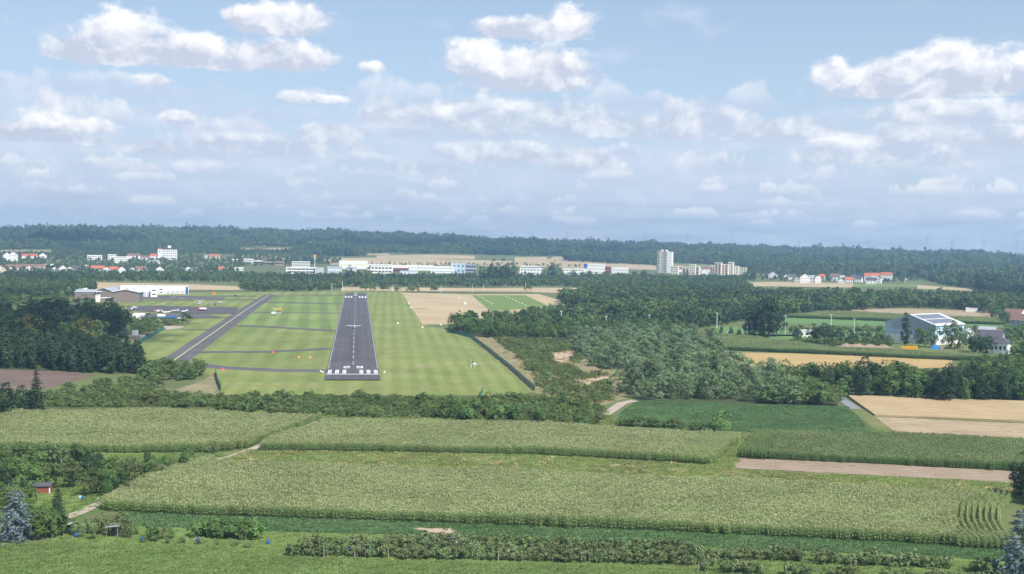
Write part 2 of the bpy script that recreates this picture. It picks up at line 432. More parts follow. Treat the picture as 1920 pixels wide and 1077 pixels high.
RLEN = (RW1 - RW0).length; RWID = 25.0

m_rough = ground('rough_grass', (0.10, 0.135, 0.045), (0.185, 0.20, 0.075), (0.23, 0.19, 0.115), 0.05, 0.7, bump=0.25)
m_meadow = ground('meadow_grass', (0.068, 0.125, 0.034), (0.115, 0.165, 0.05), (0.16, 0.165, 0.075), 0.04, 0.6, bump=0.15)
m_beet = ground('clover_green', (0.035, 0.085, 0.034), (0.055, 0.115, 0.045), None, 0.05, 0.9, bump=0.15)
m_bright = ground('mown_bright', (0.12, 0.185, 0.05), (0.17, 0.225, 0.075), None, 0.05, 0.6)
m_soil = ground('pale_soil', (0.24, 0.185, 0.135), (0.33, 0.26, 0.19), (0.20, 0.155, 0.11), 0.07, 0.7, R(97), 2.4, 0.16, bump=0.15)
m_brown = ground('ploughed_brown', (0.12, 0.088, 0.075), (0.19, 0.14, 0.11), None, 0.03, 0.5, R(85), 3.0, 0.06)
m_sand = ground('sand', (0.36, 0.28, 0.20), (0.45, 0.36, 0.26), None, 0.08, 0.8)
m_track = ground('gravel_track', (0.33, 0.28, 0.23), (0.42, 0.36, 0.30), None, 0.1, 1.2)
m_paved = ground('grey_tarmac', (0.20, 0.20, 0.215), (0.25, 0.25, 0.26), None, 0.1, 1.0)
m_stub = ground('stubble', (0.29, 0.225, 0.145), (0.385, 0.305, 0.20), (0.25, 0.195, 0.13), 0.06, 0.5, R(97), 4.0, 0.16)
m_wheat = ground('standing_wheat', (0.34, 0.24, 0.105), (0.43, 0.32, 0.145), (0.37, 0.285, 0.16), 0.04, 0.6, R(97), 6.0, 0.12, bump=0.15)
m_fstub = ground('far_stubble', (0.36, 0.285, 0.17), (0.46, 0.37, 0.235), (0.31, 0.24, 0.14), 0.012, 0.08, RANG + R(88), 15.0, 0.06)
m_air = ground('airfield_grass', (0.128, 0.178, 0.048), (0.222, 0.25, 0.086), (0.24, 0.22, 0.11), 0.02, 0.2, RANG, 13.0, 0.10)
m_airr = ground('mown_airfield_grass', (0.142, 0.19, 0.05), (0.228, 0.255, 0.09), (0.245, 0.23, 0.115), 0.022, 0.2, RANG + R(1.5), 8.0, 0.095)
m_airg = ground('airfield_green', (0.12, 0.185, 0.055), (0.21, 0.25, 0.085), None, 0.01, 0.25, RANG - R(2), 16.0, 0.19)
m_asph = ground('runway_asphalt', (0.076, 0.074, 0.082), (0.118, 0.113, 0.122), (0.085, 0.082, 0.09), 0.03, 0.35, RANG, 4.2, 0.06)
m_taxi = ground('taxiway_asphalt', (0.09, 0.087, 0.093), (0.14, 0.134, 0.14), (0.11, 0.105, 0.11), 0.04, 0.4)
m_worn = plain('worn_white', (0.36, 0.36, 0.37), 0.85, 0.55, 0.35)
m_white = plain('runway_white', (0.72, 0.72, 0.72), 0.8, 0.15, 0.8)
m_yellow = plain('taxi_yellow', (0.36, 0.34, 0.2), 0.8, 0.15, 0.5)
m_scrubg = ground('dry_scrub_ground', (0.17, 0.165, 0.085), (0.30, 0.25, 0.15), (0.16, 0.16, 0.10), 0.05, 0.4)
m_pitch = ground('sports_turf', (0.10, 0.19, 0.065), (0.135, 0.225, 0.085), None, 0.02, 0.3)
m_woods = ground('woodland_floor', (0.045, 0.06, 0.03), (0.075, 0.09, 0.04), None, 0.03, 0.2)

sheet('meadow', [(-350, 1008), (330, 1018), (540, 1042), (900, 1052), (1400, 1068), (2300, 1092), (2300, 1700), (-350, 1700)], m_meadow, 0.03, label='mown meadow below the fruit rows')
sheet('orchard_grass', [(100, 980), (500, 988), (900, 1000), (1400, 1020), (2250, 1058), (2250, 1100), (1400, 1072), (900, 1056), (500, 1042), (100, 1020)], m_bright, 0.05)
sheet('clover_field', [(235, 955), (900, 975), (1400, 998), (1900, 1022), (2250, 1040), (2250, 1064), (1700, 1042), (1200, 1020), (850, 1005), (500, 997), (235, 985)], m_beet, 0.07, label='dark green clover strip before the tall corn')
sheet('bare_patch', [(770, 990), (850, 992), (862, 1003), (795, 1003)], m_sand, 0.10)
sheet('rough_grass_strip', [(330, 866), (470, 842), (900, 845), (1340, 868), (1385, 808), (1408, 808), (1376, 880), (1930, 905), (2250, 922), (2250, 975), (1890, 940), (1400, 915), (900, 893), (400, 882)], m_rough, 0.03)
sheet('bare_soil_strip', [(1384, 856), (1900, 884), (2250, 898), (2250, 926), (1896, 905), (1372, 878)], m_soil, 0.09)
sheet('beet_field', [(1196, 751), (1400, 757), (1590, 762), (1636, 812), (1412, 812), (1275, 803), (1150, 797), (1165, 772)], m_beet, 0.05, label='dark green beet field')
sheet('stubble_field', [(1640, 782), (1920, 795), (2300, 808), (2300, 842), (1920, 826), (1672, 815), (1648, 795)], m_stub, 0.05, label='pale stubble field beside the lane')
sheet('garden_lawn', [(-150, 838), (400, 846), (440, 860), (330, 905), (180, 962), (110, 985), (-150, 985)], m_meadow, 0.045)
sheet('bright_lawn', [(165, 847), (310, 849), (300, 857), (150, 857)], m_bright, 0.07)
sheet('spruce_lawn', [(60, 925), (150, 925), (165, 950), (100, 965), (60, 960)], m_bright, 0.07)
sheet('brown_field', [(-200, 690), (60, 690), (180, 704), (90, 728), (-200, 740)], m_brown, 0.05)
sheet('dry_ground', [(310, 738), (385, 712), (400, 698), (412, 742), (330, 748)], m_scrubg, 0.05)
sheet('scrub_ground', [(880, 632), (1010, 630), (1200, 640), (1330, 640), (1340, 665), (1200, 740), (1130, 760), (1010, 742)], m_scrubg, 0.045)
sheet('sandy_clearing', [(1030, 664), (1078, 658), (1082, 668), (1062, 676), (1075, 690), (1040, 684)], m_sand, 0.08)
sheet('lower_sandy_clearing', [(1075, 716), (1140, 706), (1146, 716), (1090, 724)], m_sand, 0.08)
sheet('fence_verge', [(886, 634), (915, 634), (960, 660), (1020, 735), (1004, 735)], m_scrubg, 0.09)
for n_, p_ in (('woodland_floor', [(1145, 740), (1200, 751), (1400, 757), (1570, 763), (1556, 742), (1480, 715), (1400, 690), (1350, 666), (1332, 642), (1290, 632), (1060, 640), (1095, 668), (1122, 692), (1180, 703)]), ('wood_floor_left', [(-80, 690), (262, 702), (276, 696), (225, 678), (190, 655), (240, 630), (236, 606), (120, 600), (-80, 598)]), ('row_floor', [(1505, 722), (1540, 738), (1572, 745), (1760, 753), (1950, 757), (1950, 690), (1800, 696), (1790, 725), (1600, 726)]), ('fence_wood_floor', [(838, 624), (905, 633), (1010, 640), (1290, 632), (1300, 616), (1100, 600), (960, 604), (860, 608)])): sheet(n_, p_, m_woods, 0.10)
# airfield
sheet('airfield_grass', [(232, 660), (296, 622), (380, 606), (190, 600), (190, 552), (420, 549), (640, 546), (753, 547), (800, 611), (832, 614), (836, 624), (882, 631), (1003, 735), (905, 748), (414, 742), (402, 705), (330, 690)], m_air, 0.04, label='broad mown airfield grass')
sheet('mown_runway_verge', [(690, 548), (752, 548), (792, 612), (830, 616), (870, 632), (960, 705), (990, 730), (900, 742), (718, 738)], m_airr, 0.07)
sheet('green_runway_verge', [(508, 557), (640, 557), (630, 620), (430, 607)], m_airg, 0.07)
sheet('runway_shoulder', [(415, 716), (607, 718), (608, 738), (418, 738)], m_airr, 0.07)
sheet('field_by_runway', [(753, 549), (880, 552), (1010, 552), (1100, 578), (1000, 606), (838, 609), (792, 609)], m_fstub, 0.08, label='pale stubble field beside the runway')
sheet('green_plot', [(884, 554), (985, 554), (1032, 576), (920, 584)], m_bright, 0.12)
sheet('hangar_forecourt', [(250, 562), (300, 562), (420, 562), (420, 558), (340, 556), (260, 556)], m_taxi, 0.08)
taxiways = [
    ('taxiway', [(318, 684), (420, 612), (462, 582), (507, 553)], 14.0), ('taxiway', [(336, 681), (420, 690), (520, 695), (614, 696)], 11),
    ('taxiway', [(356, 661), (500, 660), (570, 657), (622, 654)], 10), ('taxiway', [(424, 611), (500, 613), (632, 621)], 12),
    ('taxiway', [(452, 586), (540, 586.5), (640, 588)], 10), ('taxiway', [(478, 566.5), (560, 568.5), (643, 571)], 10),
    ('taxiway', [(500, 556), (580, 554.5), (650, 554)], 9.0), ('taxiway', [(340, 619), (400, 619)], 6.0),
    ('taxiway', [(255, 565.5), (330, 563.5), (480, 562)], 7.0), ('taxiway', [(255, 556), (480, 556)], 7.0),
    ('taxiway', [(330, 597), (430, 596)], 6.0)]
for i, (n, p, w) in enumerate(taxiways):
    o = ribbon(n, p, w, m_taxi, 0.12 + 0.02 * i)
    if i == 0: ribbon('centre_line', [(322, 680.6), (420, 611.6), (462, 581.7), (504, 554.6)], 1.2, m_yellow, 0.5, parent=o)
    if i == 1: o['label'] = 'taxiway curving to the near end of the runway'
sheet('apron', [(242, 575), (300, 574.5), (448, 577.5), (440, 589), (330, 588), (242, 583)], m_asph, 0.36, label='dark asphalt apron with parked aircraft')
sheet('lower_apron', [(250, 590), (370, 589), (405, 592), (415, 597), (300, 598), (250, 597)], m_taxi, 0.40)
sheet('gravel_yard', [(205, 640), (250, 634), (278, 628), (262, 640), (190, 662)], m_scrubg, 0.07)
sheet('access_lane', [(188, 632), (276, 628), (276, 630.5), (188, 635)], m_track, 0.10)
sheet('concrete_pad', [(304, 612), (346, 612.5), (340, 616), (312, 619)], m_track, 0.14)

# runway with paint
def rw(s, t): return (RW0.x + RDIR.x * s + RNRM.x * t, RW0.y + RDIR.y * s + RNRM.y * t)
def rrect(b, s0, s1, t0, t1, z): b.add([rw(s0, t0) + (z,), rw(s0, t1) + (z,), rw(s1, t1) + (z,), rw(s1, t0) + (z,)], [(0, 1, 2, 3)])
def build_runway():
    b = MB(); rrect(b, 0, RLEN, -RWID / 2, RWID / 2, 0.44)
    rway = tag(b.build('runway', m_asph), 'dark asphalt runway with white threshold marks', kind='structure')
    z = 0.452
    def paint(name, *rs, mat=None):
        q = MB()
        for r in rs: rrect(q, *r, z)
        return q.build(name, mat or m_white, rway)
    S0 = 21.0                                   # the near threshold line
    paint('threshold_line', (S0, S0 + 1.7, -RWID / 2 + 0.1, RWID / 2 - 0.1))
    for side in (-1, 1):
        for k in range(3):
            t0 = side * (3.2 + k * 3.45)
            paint('threshold_bars', *[(S0 + 3.5, S0 + 19.5, t0 + side * j * 0.62, t0 + side * (j * 0.62 + 0.4)) for j in range(3)])
    # runway number: two digits, a 2 and a 9, read from this end
    a, h = 27.0 + S0, 9.5
    def digit(t, segs):
        w, k = 3.0, 0.75; B = {'t': (h - 1.6, h, 0, w), 'm': (h / 2 - .8, h / 2 + .8, 0, w), 'b': (0, 1.6, 0, w), 'tr': (h / 2, h, w - k, w), 'tl': (h / 2, h, 0, k), 'br': (0, h / 2, w - k, w), 'bl': (0, h / 2, 0, k)}
        q = MB()
        for i, s in enumerate(segs):
            r = B[s]; rrect(q, a + r[0], a + r[1], t + r[2], t + r[3], z + i * 0.003)
        q.build('runway_digit', m_white, rway)
    digit(-4.6, ['t', 'm', 'b', 'tr', 'bl']); digit(1.8, ['t', 'm', 'b', 'tl', 'tr', 'br'])
    s = S0 + 44
    while s < RLEN - 90:
        paint('centre_dash', (s, s + 17, -0.22, 0.22), mat=m_worn); s += 31
    for sd in (-1, 1): paint('edge_line', (S0 + 26, RLEN - 4, sd * (RWID / 2 - 0.72), sd * (RWID / 2 - 0.38)), mat=m_worn)
    for sd in (-1, 1):
        for k in range(3):
            t = sd * (3.6 + k * 3.1); paint('far_threshold_bars', (RLEN - 116, RLEN - 88, t, t + sd * 1.7))
    tm = ground('tyre_rubber', (0.058, 0.057, 0.063), (0.10, 0.098, 0.106), None, 0.05, 0.3, RANG, 1.3, 0.12)
    for t0, t1, a0, a1 in ((-2.9, -1.2, S0 + 60, S0 + 250), (.9, 2.6, S0 + 75, S0 + 270)):
        q = MB(); rrect(q, a0, a1, t0, t1, 0.446); q.build('tyre_marks', tm, rway)
    for k in range(4): paint('chevron_bar', (RLEN - 70 + k * 16, RLEN - 65 + k * 16, -1.7, 1.7))
    return rway
runway = build_runway()

ribbon('worn_grass_track', [(702, 617), (760, 615), (826, 613)], 5.0, m_rough, 0.11)
ribbon('worn_grass_track', [(420, 722), (600, 726), (760, 727), (940, 724)], 2.2, m_scrubg, 0.10)
ribbon('worn_grass_track', [(716, 698), (800, 700), (900, 706)], 1.6, m_rough, 0.115)
# lanes
ribbon('farm_track', [(1133, 779), (1150, 768), (1166, 757), (1190, 752)], 4.2, m_track, 0.14, label='pale farm track by the beet field')
ribbon('garden_path', [(105, 978), (150, 962), (180, 948), (240, 921), (330, 888), (390, 868), (440, 856), (478, 841), (600, 788), (620, 783)], [3.4, 3.2, 2.8, 2.4, 2.4, 2.6, 3.4, 2.6, 1.4, 1.2], m_track, 0.16, label='dusty path between gardens and corn')
ribbon('paved_lane', [(1566, 742), (1586, 755), (1606, 768)], 4.5, m_paved, 0.15, label='grey paved lane beside the wheat')
ribbon('grass_lane', [(1606, 768), (1630, 785), (1655, 805), (1668, 816)], 6.0, m_rough, 0.10)
ribbon('track_crossing', [(1386, 817), (1412, 816)], 4.0, m_track, 0.12)
ribbon('field_lane', [(1342, 672), (1352, 660), (1357, 655)], 5.0, m_paved, 0.10)
ribbon('village_street', [(1868, 585), (1885, 598), (1905, 612), (1940, 625)], 6.0, m_paved, 0.10)

# middle distance and far fields
for n, p, m in [
    ('wheat_field', [(1352, 661), (1480, 663), (1786, 674), (1783, 689), (1500, 700), (1400, 700), (1372, 682)], m_wheat),
    ('sports_pitch', [(1468, 591), (1665, 600), (1665, 613), (1468, 607)], m_pitch), ('sports_ground', [(1340, 612), (1668, 620), (1668, 640), (1340, 634)], m_pitch),
    ('red_cinder_track', [(1345, 626), (1500, 628), (1500, 631), (1345, 629)], plain('cinder', (0.32, 0.19, 0.13))),
    ('green_strip', [(1790, 604), (1888, 608), (1888, 614), (1790, 610)], m_pitch),
    ('ripe_field', [(1470, 590), (1600, 580), (1700, 579), (1868, 585), (1890, 602), (1700, 600)], m_stub),
    ('hall_yard', [(1640, 640), (1890, 645), (1890, 668), (1740, 660), (1640, 655)], m_rough),
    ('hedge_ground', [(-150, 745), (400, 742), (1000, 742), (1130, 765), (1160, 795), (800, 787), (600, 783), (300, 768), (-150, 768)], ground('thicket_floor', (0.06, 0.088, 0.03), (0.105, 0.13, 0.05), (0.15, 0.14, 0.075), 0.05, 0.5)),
    ('far_strip', [(1000, 540), (1112, 541), (1112, 551), (1000, 549)], m_fstub), ('far_strip', [(640, 539), (900, 541), (1000, 540), (1000, 548), (640, 546)], m_fstub),
    ('far_strip', [(180, 530), (350, 533), (455, 538), (455, 545), (180, 543)], m_fstub), ('far_strip', [(0, 519), (100, 518), (100, 524), (0, 525)], m_fstub),
    ('hill_field', [(600, 485), (700, 484), (960, 490), (960, 500), (620, 497)], m_fstub), ('hill_field', [(705, 480), (806, 478), (820, 487), (705, 486)], m_fstub),
    ('hill_field', [(800, 478), (890, 480), (890, 487), (815, 486)], m_fstub), ('hill_field', [(690, 477), (730, 476), (730, 479), (690, 479)], m_fstub),
    ('hill_field', [(965, 483), (1050, 482), (1050, 490), (1090, 497), (1230, 499), (1230, 507), (965, 500)], m_fstub),
    ('hill_field', [(450, 467), (545, 466), (545, 471), (450, 472)], m_fstub), ('hill_field', [(450, 480), (545, 479), (545, 488), (450, 489)], m_fstub),
    ('hill_field', [(0, 470), (98, 470), (98, 474), (0, 477)], m_fstub), ('hill_field', [(380, 468.5), (400, 468), (400, 469.5), (380, 470)], m_fstub),
    ('hill_meadow', [(1262, 495), (1390, 500), (1390, 504), (1262, 502)], m_airr), ('far_strip', [(1385, 530), (1450, 529), (1600, 532), (1600, 540), (1400, 537)], m_fstub),
    ('far_meadow', [(1600, 533), (1720, 534), (1720, 539), (1600, 539)], m_airg), ('far_strip', [(1720, 535), (1822, 542), (1822, 546), (1720, 542)], m_fstub)]:
    sheet(n, p, m, 0.06 if p[0][1] > 555 else 0.3)
# standing wheat right of the lane: a crop with height
def crop_block(name, px, h, mat, label):
    W = wpoly(px); b = MB(); b.prism([(w[0], w[1]) for w in W], 'z', 0.03, h); o = b.build(name, mat); return tag(o, label, 'wheat', kind='stuff')
m_wheat2 = ground('ripe_wheat', (0.33, 0.25, 0.14), (0.43, 0.335, 0.195), (0.37, 0.295, 0.18), 0.05, 0.6, angle=R(97), period=4.5, stripe=0.14, bump=0.2)
crop_block('standing_wheat', [(1588, 744), (1920, 755), (2300, 766), (2300, 806), (1920, 793), (1640, 781)], 0.8, m_wheat2, 'golden ripe wheat standing along the tree row')
# mound of soil by the sports ground
def mound(name, a, b, w, h, mat, label):
    p, q = g1(*a), g1(*b); n = 26; k = 9; V = []; Fq = []
    ax = (q - p); L = ax.length; ax.normalize(); pr = Vector((-ax.y, ax.x, 0))
    for i in range(n):
        for j in range(k):
            t = i / (n - 1); s = j / (k - 1) * 2 - 1
            e = min(1, min(t, 1 - t) * 7); z = h * e * max(0, 1 - s * s) * (0.8 + 0.35 * math.sin(i * 1.7) * math.sin(i * .6 + j))
            c = p + ax * (L * t) + pr * (w * s); V.append((c.x, c.y, z - 0.02))
    for i in range(n - 1):
        for j in range(k - 1): Fq.append((i * k + j, (i + 1) * k + j, (i + 1) * k + j + 1, i * k + j + 1))
    o = link(name, mesh_np(name, V, Fq, mat)); return tag(o, label, 'mound')
mound('soil_mound', (1568, 651), (1676, 653), 7, 2.6, m_soil, 'long low mound of bare pinkish soil beside the sports ground')

# ================================================================== corn
def corn_proto(seed, n=9, L=1.6, H=2.6, lod=0, green=False):
    r = np.random.default_rng(seed); V = []; Fq = []; tt = []; mi = []
    def quad(a, b, c, d, t, k):
        o = len(V); V.extend([a, b, c, d]); Fq.append((o, o + 1, o + 2, o + 3)); tt.append(t); mi.append(k)
    for i in range(n):
        x = (i + 0.5) / n * L - L / 2 + r.normal(0, .03); y = r.normal(0, .05); h = H * r.uniform(.86, 1.08); t0 = r.random()
        quad((x - .03, y, 0), (x + .03, y, 0), (x + .02, y, h), (x - .02, y, h), t0 * .6, 0)
        az = r.uniform(0, math.pi)
        for k in range(5 if lod == 0 else 4):
            z = h * (.30 + .62 * (k + r.uniform(-.3, .3)) / 4.6); a = az + k * math.pi + r.normal(0, .35)
            ln = r.uniform(.42, .72); dx, dy = math.cos(a), math.sin(a); wx, wy = -dy * .06, dx * .06
            m = (x + dx * ln * .5, y + dy * ln * .5, z + ln * .38); e = (x + dx * ln, y + dy * ln, z + ln * r.uniform(-.15, .2))
            t = r.uniform(0.1, 1)
            quad((x - wx, y - wy, z), (x + wx, y + wy, z), (m[0] + wx * 1.3, m[1] + wy * 1.3, m[2]), (m[0] - wx * 1.3, m[1] - wy * 1.3, m[2]), t, 0)
            quad((m[0] - wx * 1.3, m[1] - wy * 1.3, m[2]), (m[0] + wx * 1.3, m[1] + wy * 1.3, m[2]), (e[0] + wx * .3, e[1] + wy * .3, e[2]), (e[0] - wx * .3, e[1] - wy * .3, e[2]), t, 0)
        for k in range(5):
            a = r.uniform(0, 6.28); dx, dy = math.cos(a) * .13, math.sin(a) * .13
            quad((x - dy * .3, y + dx * .3, h - .05), (x + dy * .3, y - dx * .3, h - .05), (x + dx * 1.6 + dy * .25, y + dy * 1.6, h + .26), (x + dx * 1.6 - dy * .25, y + dy * 1.6, h + .26), r.random(), 1)
    me = mesh_np('corn_plants', V, Fq, foliage('corn_leaf', (0.22, 0.315, 0.12), (0.35, 0.44, 0.185), 0.42, .3), tt)
    me.materials.append(foliage('corn_tassel', (0.35, 0.39, 0.195), (0.49, 0.515, 0.265), 0.3, .3))
    if green: me.materials.clear(); me.materials.append(foliage('green_corn_leaf', (0.125, 0.215, 0.08), (0.225, 0.325, 0.13), 0.4, .3)); me.materials.append(foliage('green_corn_tassel', (0.22, 0.28, 0.12), (0.31, 0.36, 0.165), 0.3, .3))
    me.polygons.foreach_set('material_index', mi); return proto('corn_plants', me)
CORN = [corn_proto(s) for s in range(6)]; GREEN_CORN = [corn_proto(s, green=True) for s in range(6)]
def corn_points(poly, ang, row, seg=1.6, avoid=()):
    """points along drill rows at clockwise angle ang"""
    d = np.array([math.sin(ang), math.cos(ang)]); n = np.array([d[1], -d[0]]); P2 = poly[:, :2]
    a, b = P2 @ d, P2 @ n
    A, B = np.meshgrid(np.arange(a.min(), a.max(), seg), np.arange(b.min(), b.max(), row))
    A = A + rng.uniform(-.2, .2, A.shape)
    P = A.ravel()[:, None] * d + B.ravel()[:, None] * n + rng.normal(0, .035, (A.size, 2))
    J = P + rng.normal(0, .16, P.shape)
    P = P[in_poly(J, poly)]
    for q in avoid: P = P[~in_poly(P, q)]
    return np.column_stack([P, np.zeros(len(P))]), np.full(len(P), math.pi / 2 - ang)
def curve_rows(px, nrow, row, side, seg=1.6):
    C = np.array([G([p[0]], [p[1]], 0)[0][:2] for p in px]); out, rz = [], []
    s = np.concatenate([[0], np.cumsum(np.hypot(*np.diff(C, axis=0).T))]); t = np.arange(0, s[-1], .3)
    c = np.stack([np.interp(t, s, C[:, 0]), np.interp(t, s, C[:, 1])], 1)
    for _ in range(30): c[1:-1] = (c[:-2] + 2 * c[1:-1] + c[2:]) / 4
    tg = np.gradient(c, axis=0); tg /= np.hypot(*tg.T)[:, None]; nm = np.stack([-tg[:, 1], tg[:, 0]], 1) * side
    for k in range(nrow):
        q = c + nm * (k * row); step = max(1, int(seg / .3))
        out.append(q[::step]); rz.append(np.arctan2(tg[::step, 1], tg[::step, 0]))
    out = np.concatenate(out); return np.column_stack([out, np.zeros(len(out))]), np.concatenate(rz)
def corn(name, label, sets, hs=1.0, xs=1.0, protos=None):
    P = np.concatenate([s[0] for s in sets]); rz = np.concatenate([s[1] for s in sets])
    rz = rz + rng.integers(0, 2, len(rz)) * math.pi
    h = hs * rng.uniform(.93, 1.06, len(P)) * (1 + .07 * np.sin(P[:, 0] / 9 + P[:, 1] / 7) + .06 * np.sin(P[:, 0] / 23 - P[:, 1] / 11))
    sc3 = np.column_stack([np.full(len(P), xs), np.full(len(P), xs * 1.05), h])
    print(name, len(P)); return instancer(name, P, rz, sc3, protos or CORN, label=label, cat='corn')
H_ = 2.4
cA = wpoly([(186, 958), (250, 963), (480, 972), (700, 978), (960, 988), (1400, 1005), (1700, 1021), (1888, 1031), (1884, 1000, H_), (1870, 960, H_), (1893, 929, H_), (1400, 898, H_), (960, 882, H_), (700, 874, H_), (420, 866, H_), (390, 868), (330, 889), (240, 923)])
headA = wpoly([(1795, 1028), (1888, 1034), (1888, 1000, H_), (1872, 960, H_), (1896, 925, H_), (1838, 922, H_), (1796, 940, H_), (1793, 965, H_)])
hc = curve_rows([(1893, 944), (1872, 968), (1872, 994), (1886, 1016), (1912, 1036)], 13, 1.35, -1)
cAm = in_poly(hc[0], wpoly([(1760, 1026), (1900, 1033), (1900, 1000), (1925, 925, H_), (1760, 912, H_)]))
angA = math.atan2(cA[6][0] - cA[2][0], cA[6][1] - cA[2][1])
def tramlines(st, ang, every, width, off=0.0):
    n = np.array([math.cos(ang), -math.sin(ang)]); b = (st[0][:, :2] @ n + off) % every; k = b > width; return st[0][k], st[1][k]
setA = tramlines(corn_points(cA, angA, 0.78, avoid=[headA]), angA, 21.0, 0.8, 5.0)
corn('corn_field', 'large cornfield right behind the dark green clover strip', [setA, (hc[0][cAm], hc[1][cAm])])
cB = wpoly([(478, 846), (800, 850), (1000, 854), (1180, 863), (1332, 873), (1388, 814, H_), (1100, 796, H_), (800, 787, H_), (608, 786, H_)])
hB = wpoly([(1265, 869), (1332, 874), (1390, 812, H_), (1320, 806, H_)])
angB = math.atan2(cB[4][0] - cB[1][0], cB[4][1] - cB[1][1])
edge = math.atan2(cB[5][0] - cB[4][0], cB[5][1] - cB[4][1])
corn('corn_field', 'cornfield between the hedge and the rough grass strip', [tramlines(corn_points(cB, angB, 0.85, avoid=[hB]), angB, 21.0, 0.9), corn_points(hB, edge, 1.15)])
cC = wpoly([(-150, 845), (250, 851), (400, 850), (470, 840), (598, 789), (602, 779, H_), (300, 768, H_), (-150, 771, H_)])
gap = wpoly([(-150, 826), (440, 829), (440, 831), (-150, 828.5)])
corn('corn_field', 'cornfield left of the dusty path behind the gardens', [corn_points(cC, angB, 0.9, avoid=[gap])])
cD = wpoly([(1386, 860), (1640, 871), (1920, 886), (2250, 902), (2250, 838, H_), (1920, 821, H_), (1640, 811, H_), (1412, 806, H_)])
hD = wpoly([(1386, 861), (1442, 864), (1462, 806, H_), (1412, 804, H_)])
edD = math.atan2(cD[7][0] - cD[0][0], cD[7][1] - cD[0][1])
corn('corn_field', 'deep green cornfield behind the bare soil strip', [tramlines(corn_points(cD, angB + R(2), 0.8, avoid=[hD]), angB + R(2), 21.0, 0.9, 9), corn_points(hD, edD, 1.0)], 0.97, 1.0, GREEN_CORN)
cE = wpoly([(1300, 642), (1350, 657), (1500, 663), (1780, 676), (1860, 678), (1890, 674), (1800, 669), (1700, 664), (1560, 658), (1470, 645), (1400, 636), (1300, 630)])
corn('corn_field', 'distant cornfield between the golden wheat and the sports ground', [corn_points(cE, angB, 1.6, 3.0)], 1.0, 2.0, GREEN_CORN)
cF = wpoly([(1475, 596), (1660, 603), (1880, 610), (1890, 602), (1700, 594), (1600, 588), (1475, 588)])
corn('corn_field', 'distant cornfield behind the blue hall', [corn_points(cF, angB, 2.4, 4.5)], 1.0, 3.0, GREEN_CORN)

# ================================================================== grass and clover cover: tufts, one stuff object per strip
def tuft_proto(seed, mat, n=56, R_=.8, h=.5):
    r = np.random.default_rng(seed); V = []; Fq = []; t = []
    for i in range(n):
        a = r.uniform(0, 6.28); q = R_ * math.sqrt(r.random()); x, y = math.cos(a) * q, math.sin(a) * q; b = r.uniform(0, 6.28); w = r.uniform(.05, .14)
        dx, dy = math.cos(b) * w, math.sin(b) * w; hh = h * r.uniform(.35, 1.0); lx, ly = r.normal(0, .26, 2); o = len(V)
        V += [(x - dx, y - dy, -.02), (x + dx, y + dy, -.02), (x + dx * .5 + lx, y + dy * .5 + ly, hh), (x - dx * .5 + lx, y - dy * .5 + ly, hh)]; Fq.append((o, o + 1, o + 2, o + 3)); t.append(r.random())
    return proto('tuft', mesh_np('tuft', V, Fq, mat, t))
def cover(name, label, px, spacing, mat, h=.5, keep=1.0, avoid=(), patch=None, cat='grass'):
    P = scatter(wpoly(px), spacing, .5, keep, avoid)
    if patch: P = P[(np.sin(P[:, 0] / patch + 2 * np.sin(P[:, 1] / patch * .7)) + np.sin(P[:, 1] / patch * 1.9 + P[:, 0] / patch * .4) + rng.normal(0, .5, len(P))) > -.2]
    k = rng.uniform(.6, 1.3, len(P)); print(name, len(P))
    instancer(name, P, rng.uniform(0, 6.28, len(P)), np.column_stack([k * 1.15, k * 1.15, k * rng.uniform(.6, 1.3, len(P))]), [tuft_proto(hs, mat, h=h) for hs in range(4)], label=label, cat=cat)
t_rough = foliage('tuft_rough', (0.20, 0.28, 0.09), (0.40, 0.45, 0.17), .45, .6); t_clover = foliage('tuft_clover', (0.115, 0.215, 0.09), (0.195, 0.30, 0.125), .4, .5); t_mead = foliage('tuft_meadow', (0.17, 0.27, 0.085), (0.31, 0.385, 0.14), .45, .5); t_straw = foliage('tuft_straw', (0.42, 0.36, 0.19), (0.60, 0.50, 0.28), .35)
cover('rough_grass', 'tussocky rough grass strip between the two big cornfields', [(390, 872), (470, 845), (900, 849), (1340, 873), (1388, 812), (1406, 812), (1374, 882), (1930, 908), (2000, 920), (2000, 945), (1890, 936), (1400, 912), (900, 890), (420, 880)], 1.1, t_rough, .38)
cover('straw_tufts', 'pale dry tufts along the rough grass strip', [(390, 872), (470, 845), (900, 849), (1340, 873), (1376, 884), (1930, 908), (1890, 936), (1400, 912), (900, 890), (420, 880)], 2.4, t_straw, .5, .5, (), 6.0)
cover('clover_cover', 'dense dark green clover before the tall corn', [(240, 958), (900, 978), (1400, 1000), (1900, 1026), (1990, 1034), (1990, 1058), (1700, 1042), (1200, 1020), (860, 1005), (500, 997), (240, 986)], .95, t_clover, .35, 1.0, [wpoly([(775, 990), (850, 992), (860, 1002), (800, 1002)])], None, 'clover')
cover('meadow_grass', 'uneven meadow grass below the fruit rows', [(-60, 1012), (330, 1022), (540, 1044), (900, 1053), (1400, 1069), (2000, 1085), (2000, 1120), (-60, 1110)], 1.0, t_mead, .2)
cover('orchard_sward', 'bright grass under the fruit rows', [(110, 985), (500, 999), (900, 1008), (1400, 1030), (1950, 1060), (1950, 1084), (1400, 1068), (900, 1052), (500, 1040), (110, 1016)], 1.15, t_mead, .2, .9)
cover('beet_cover', 'leafy dark beet rows beside the willow wood', [(1198, 753), (1400, 759), (1588, 764), (1632, 810), (1412, 810), (1275, 802), (1152, 796), (1168, 772)], 1.3, t_clover, .4, 1.0, (), None, 'beet')
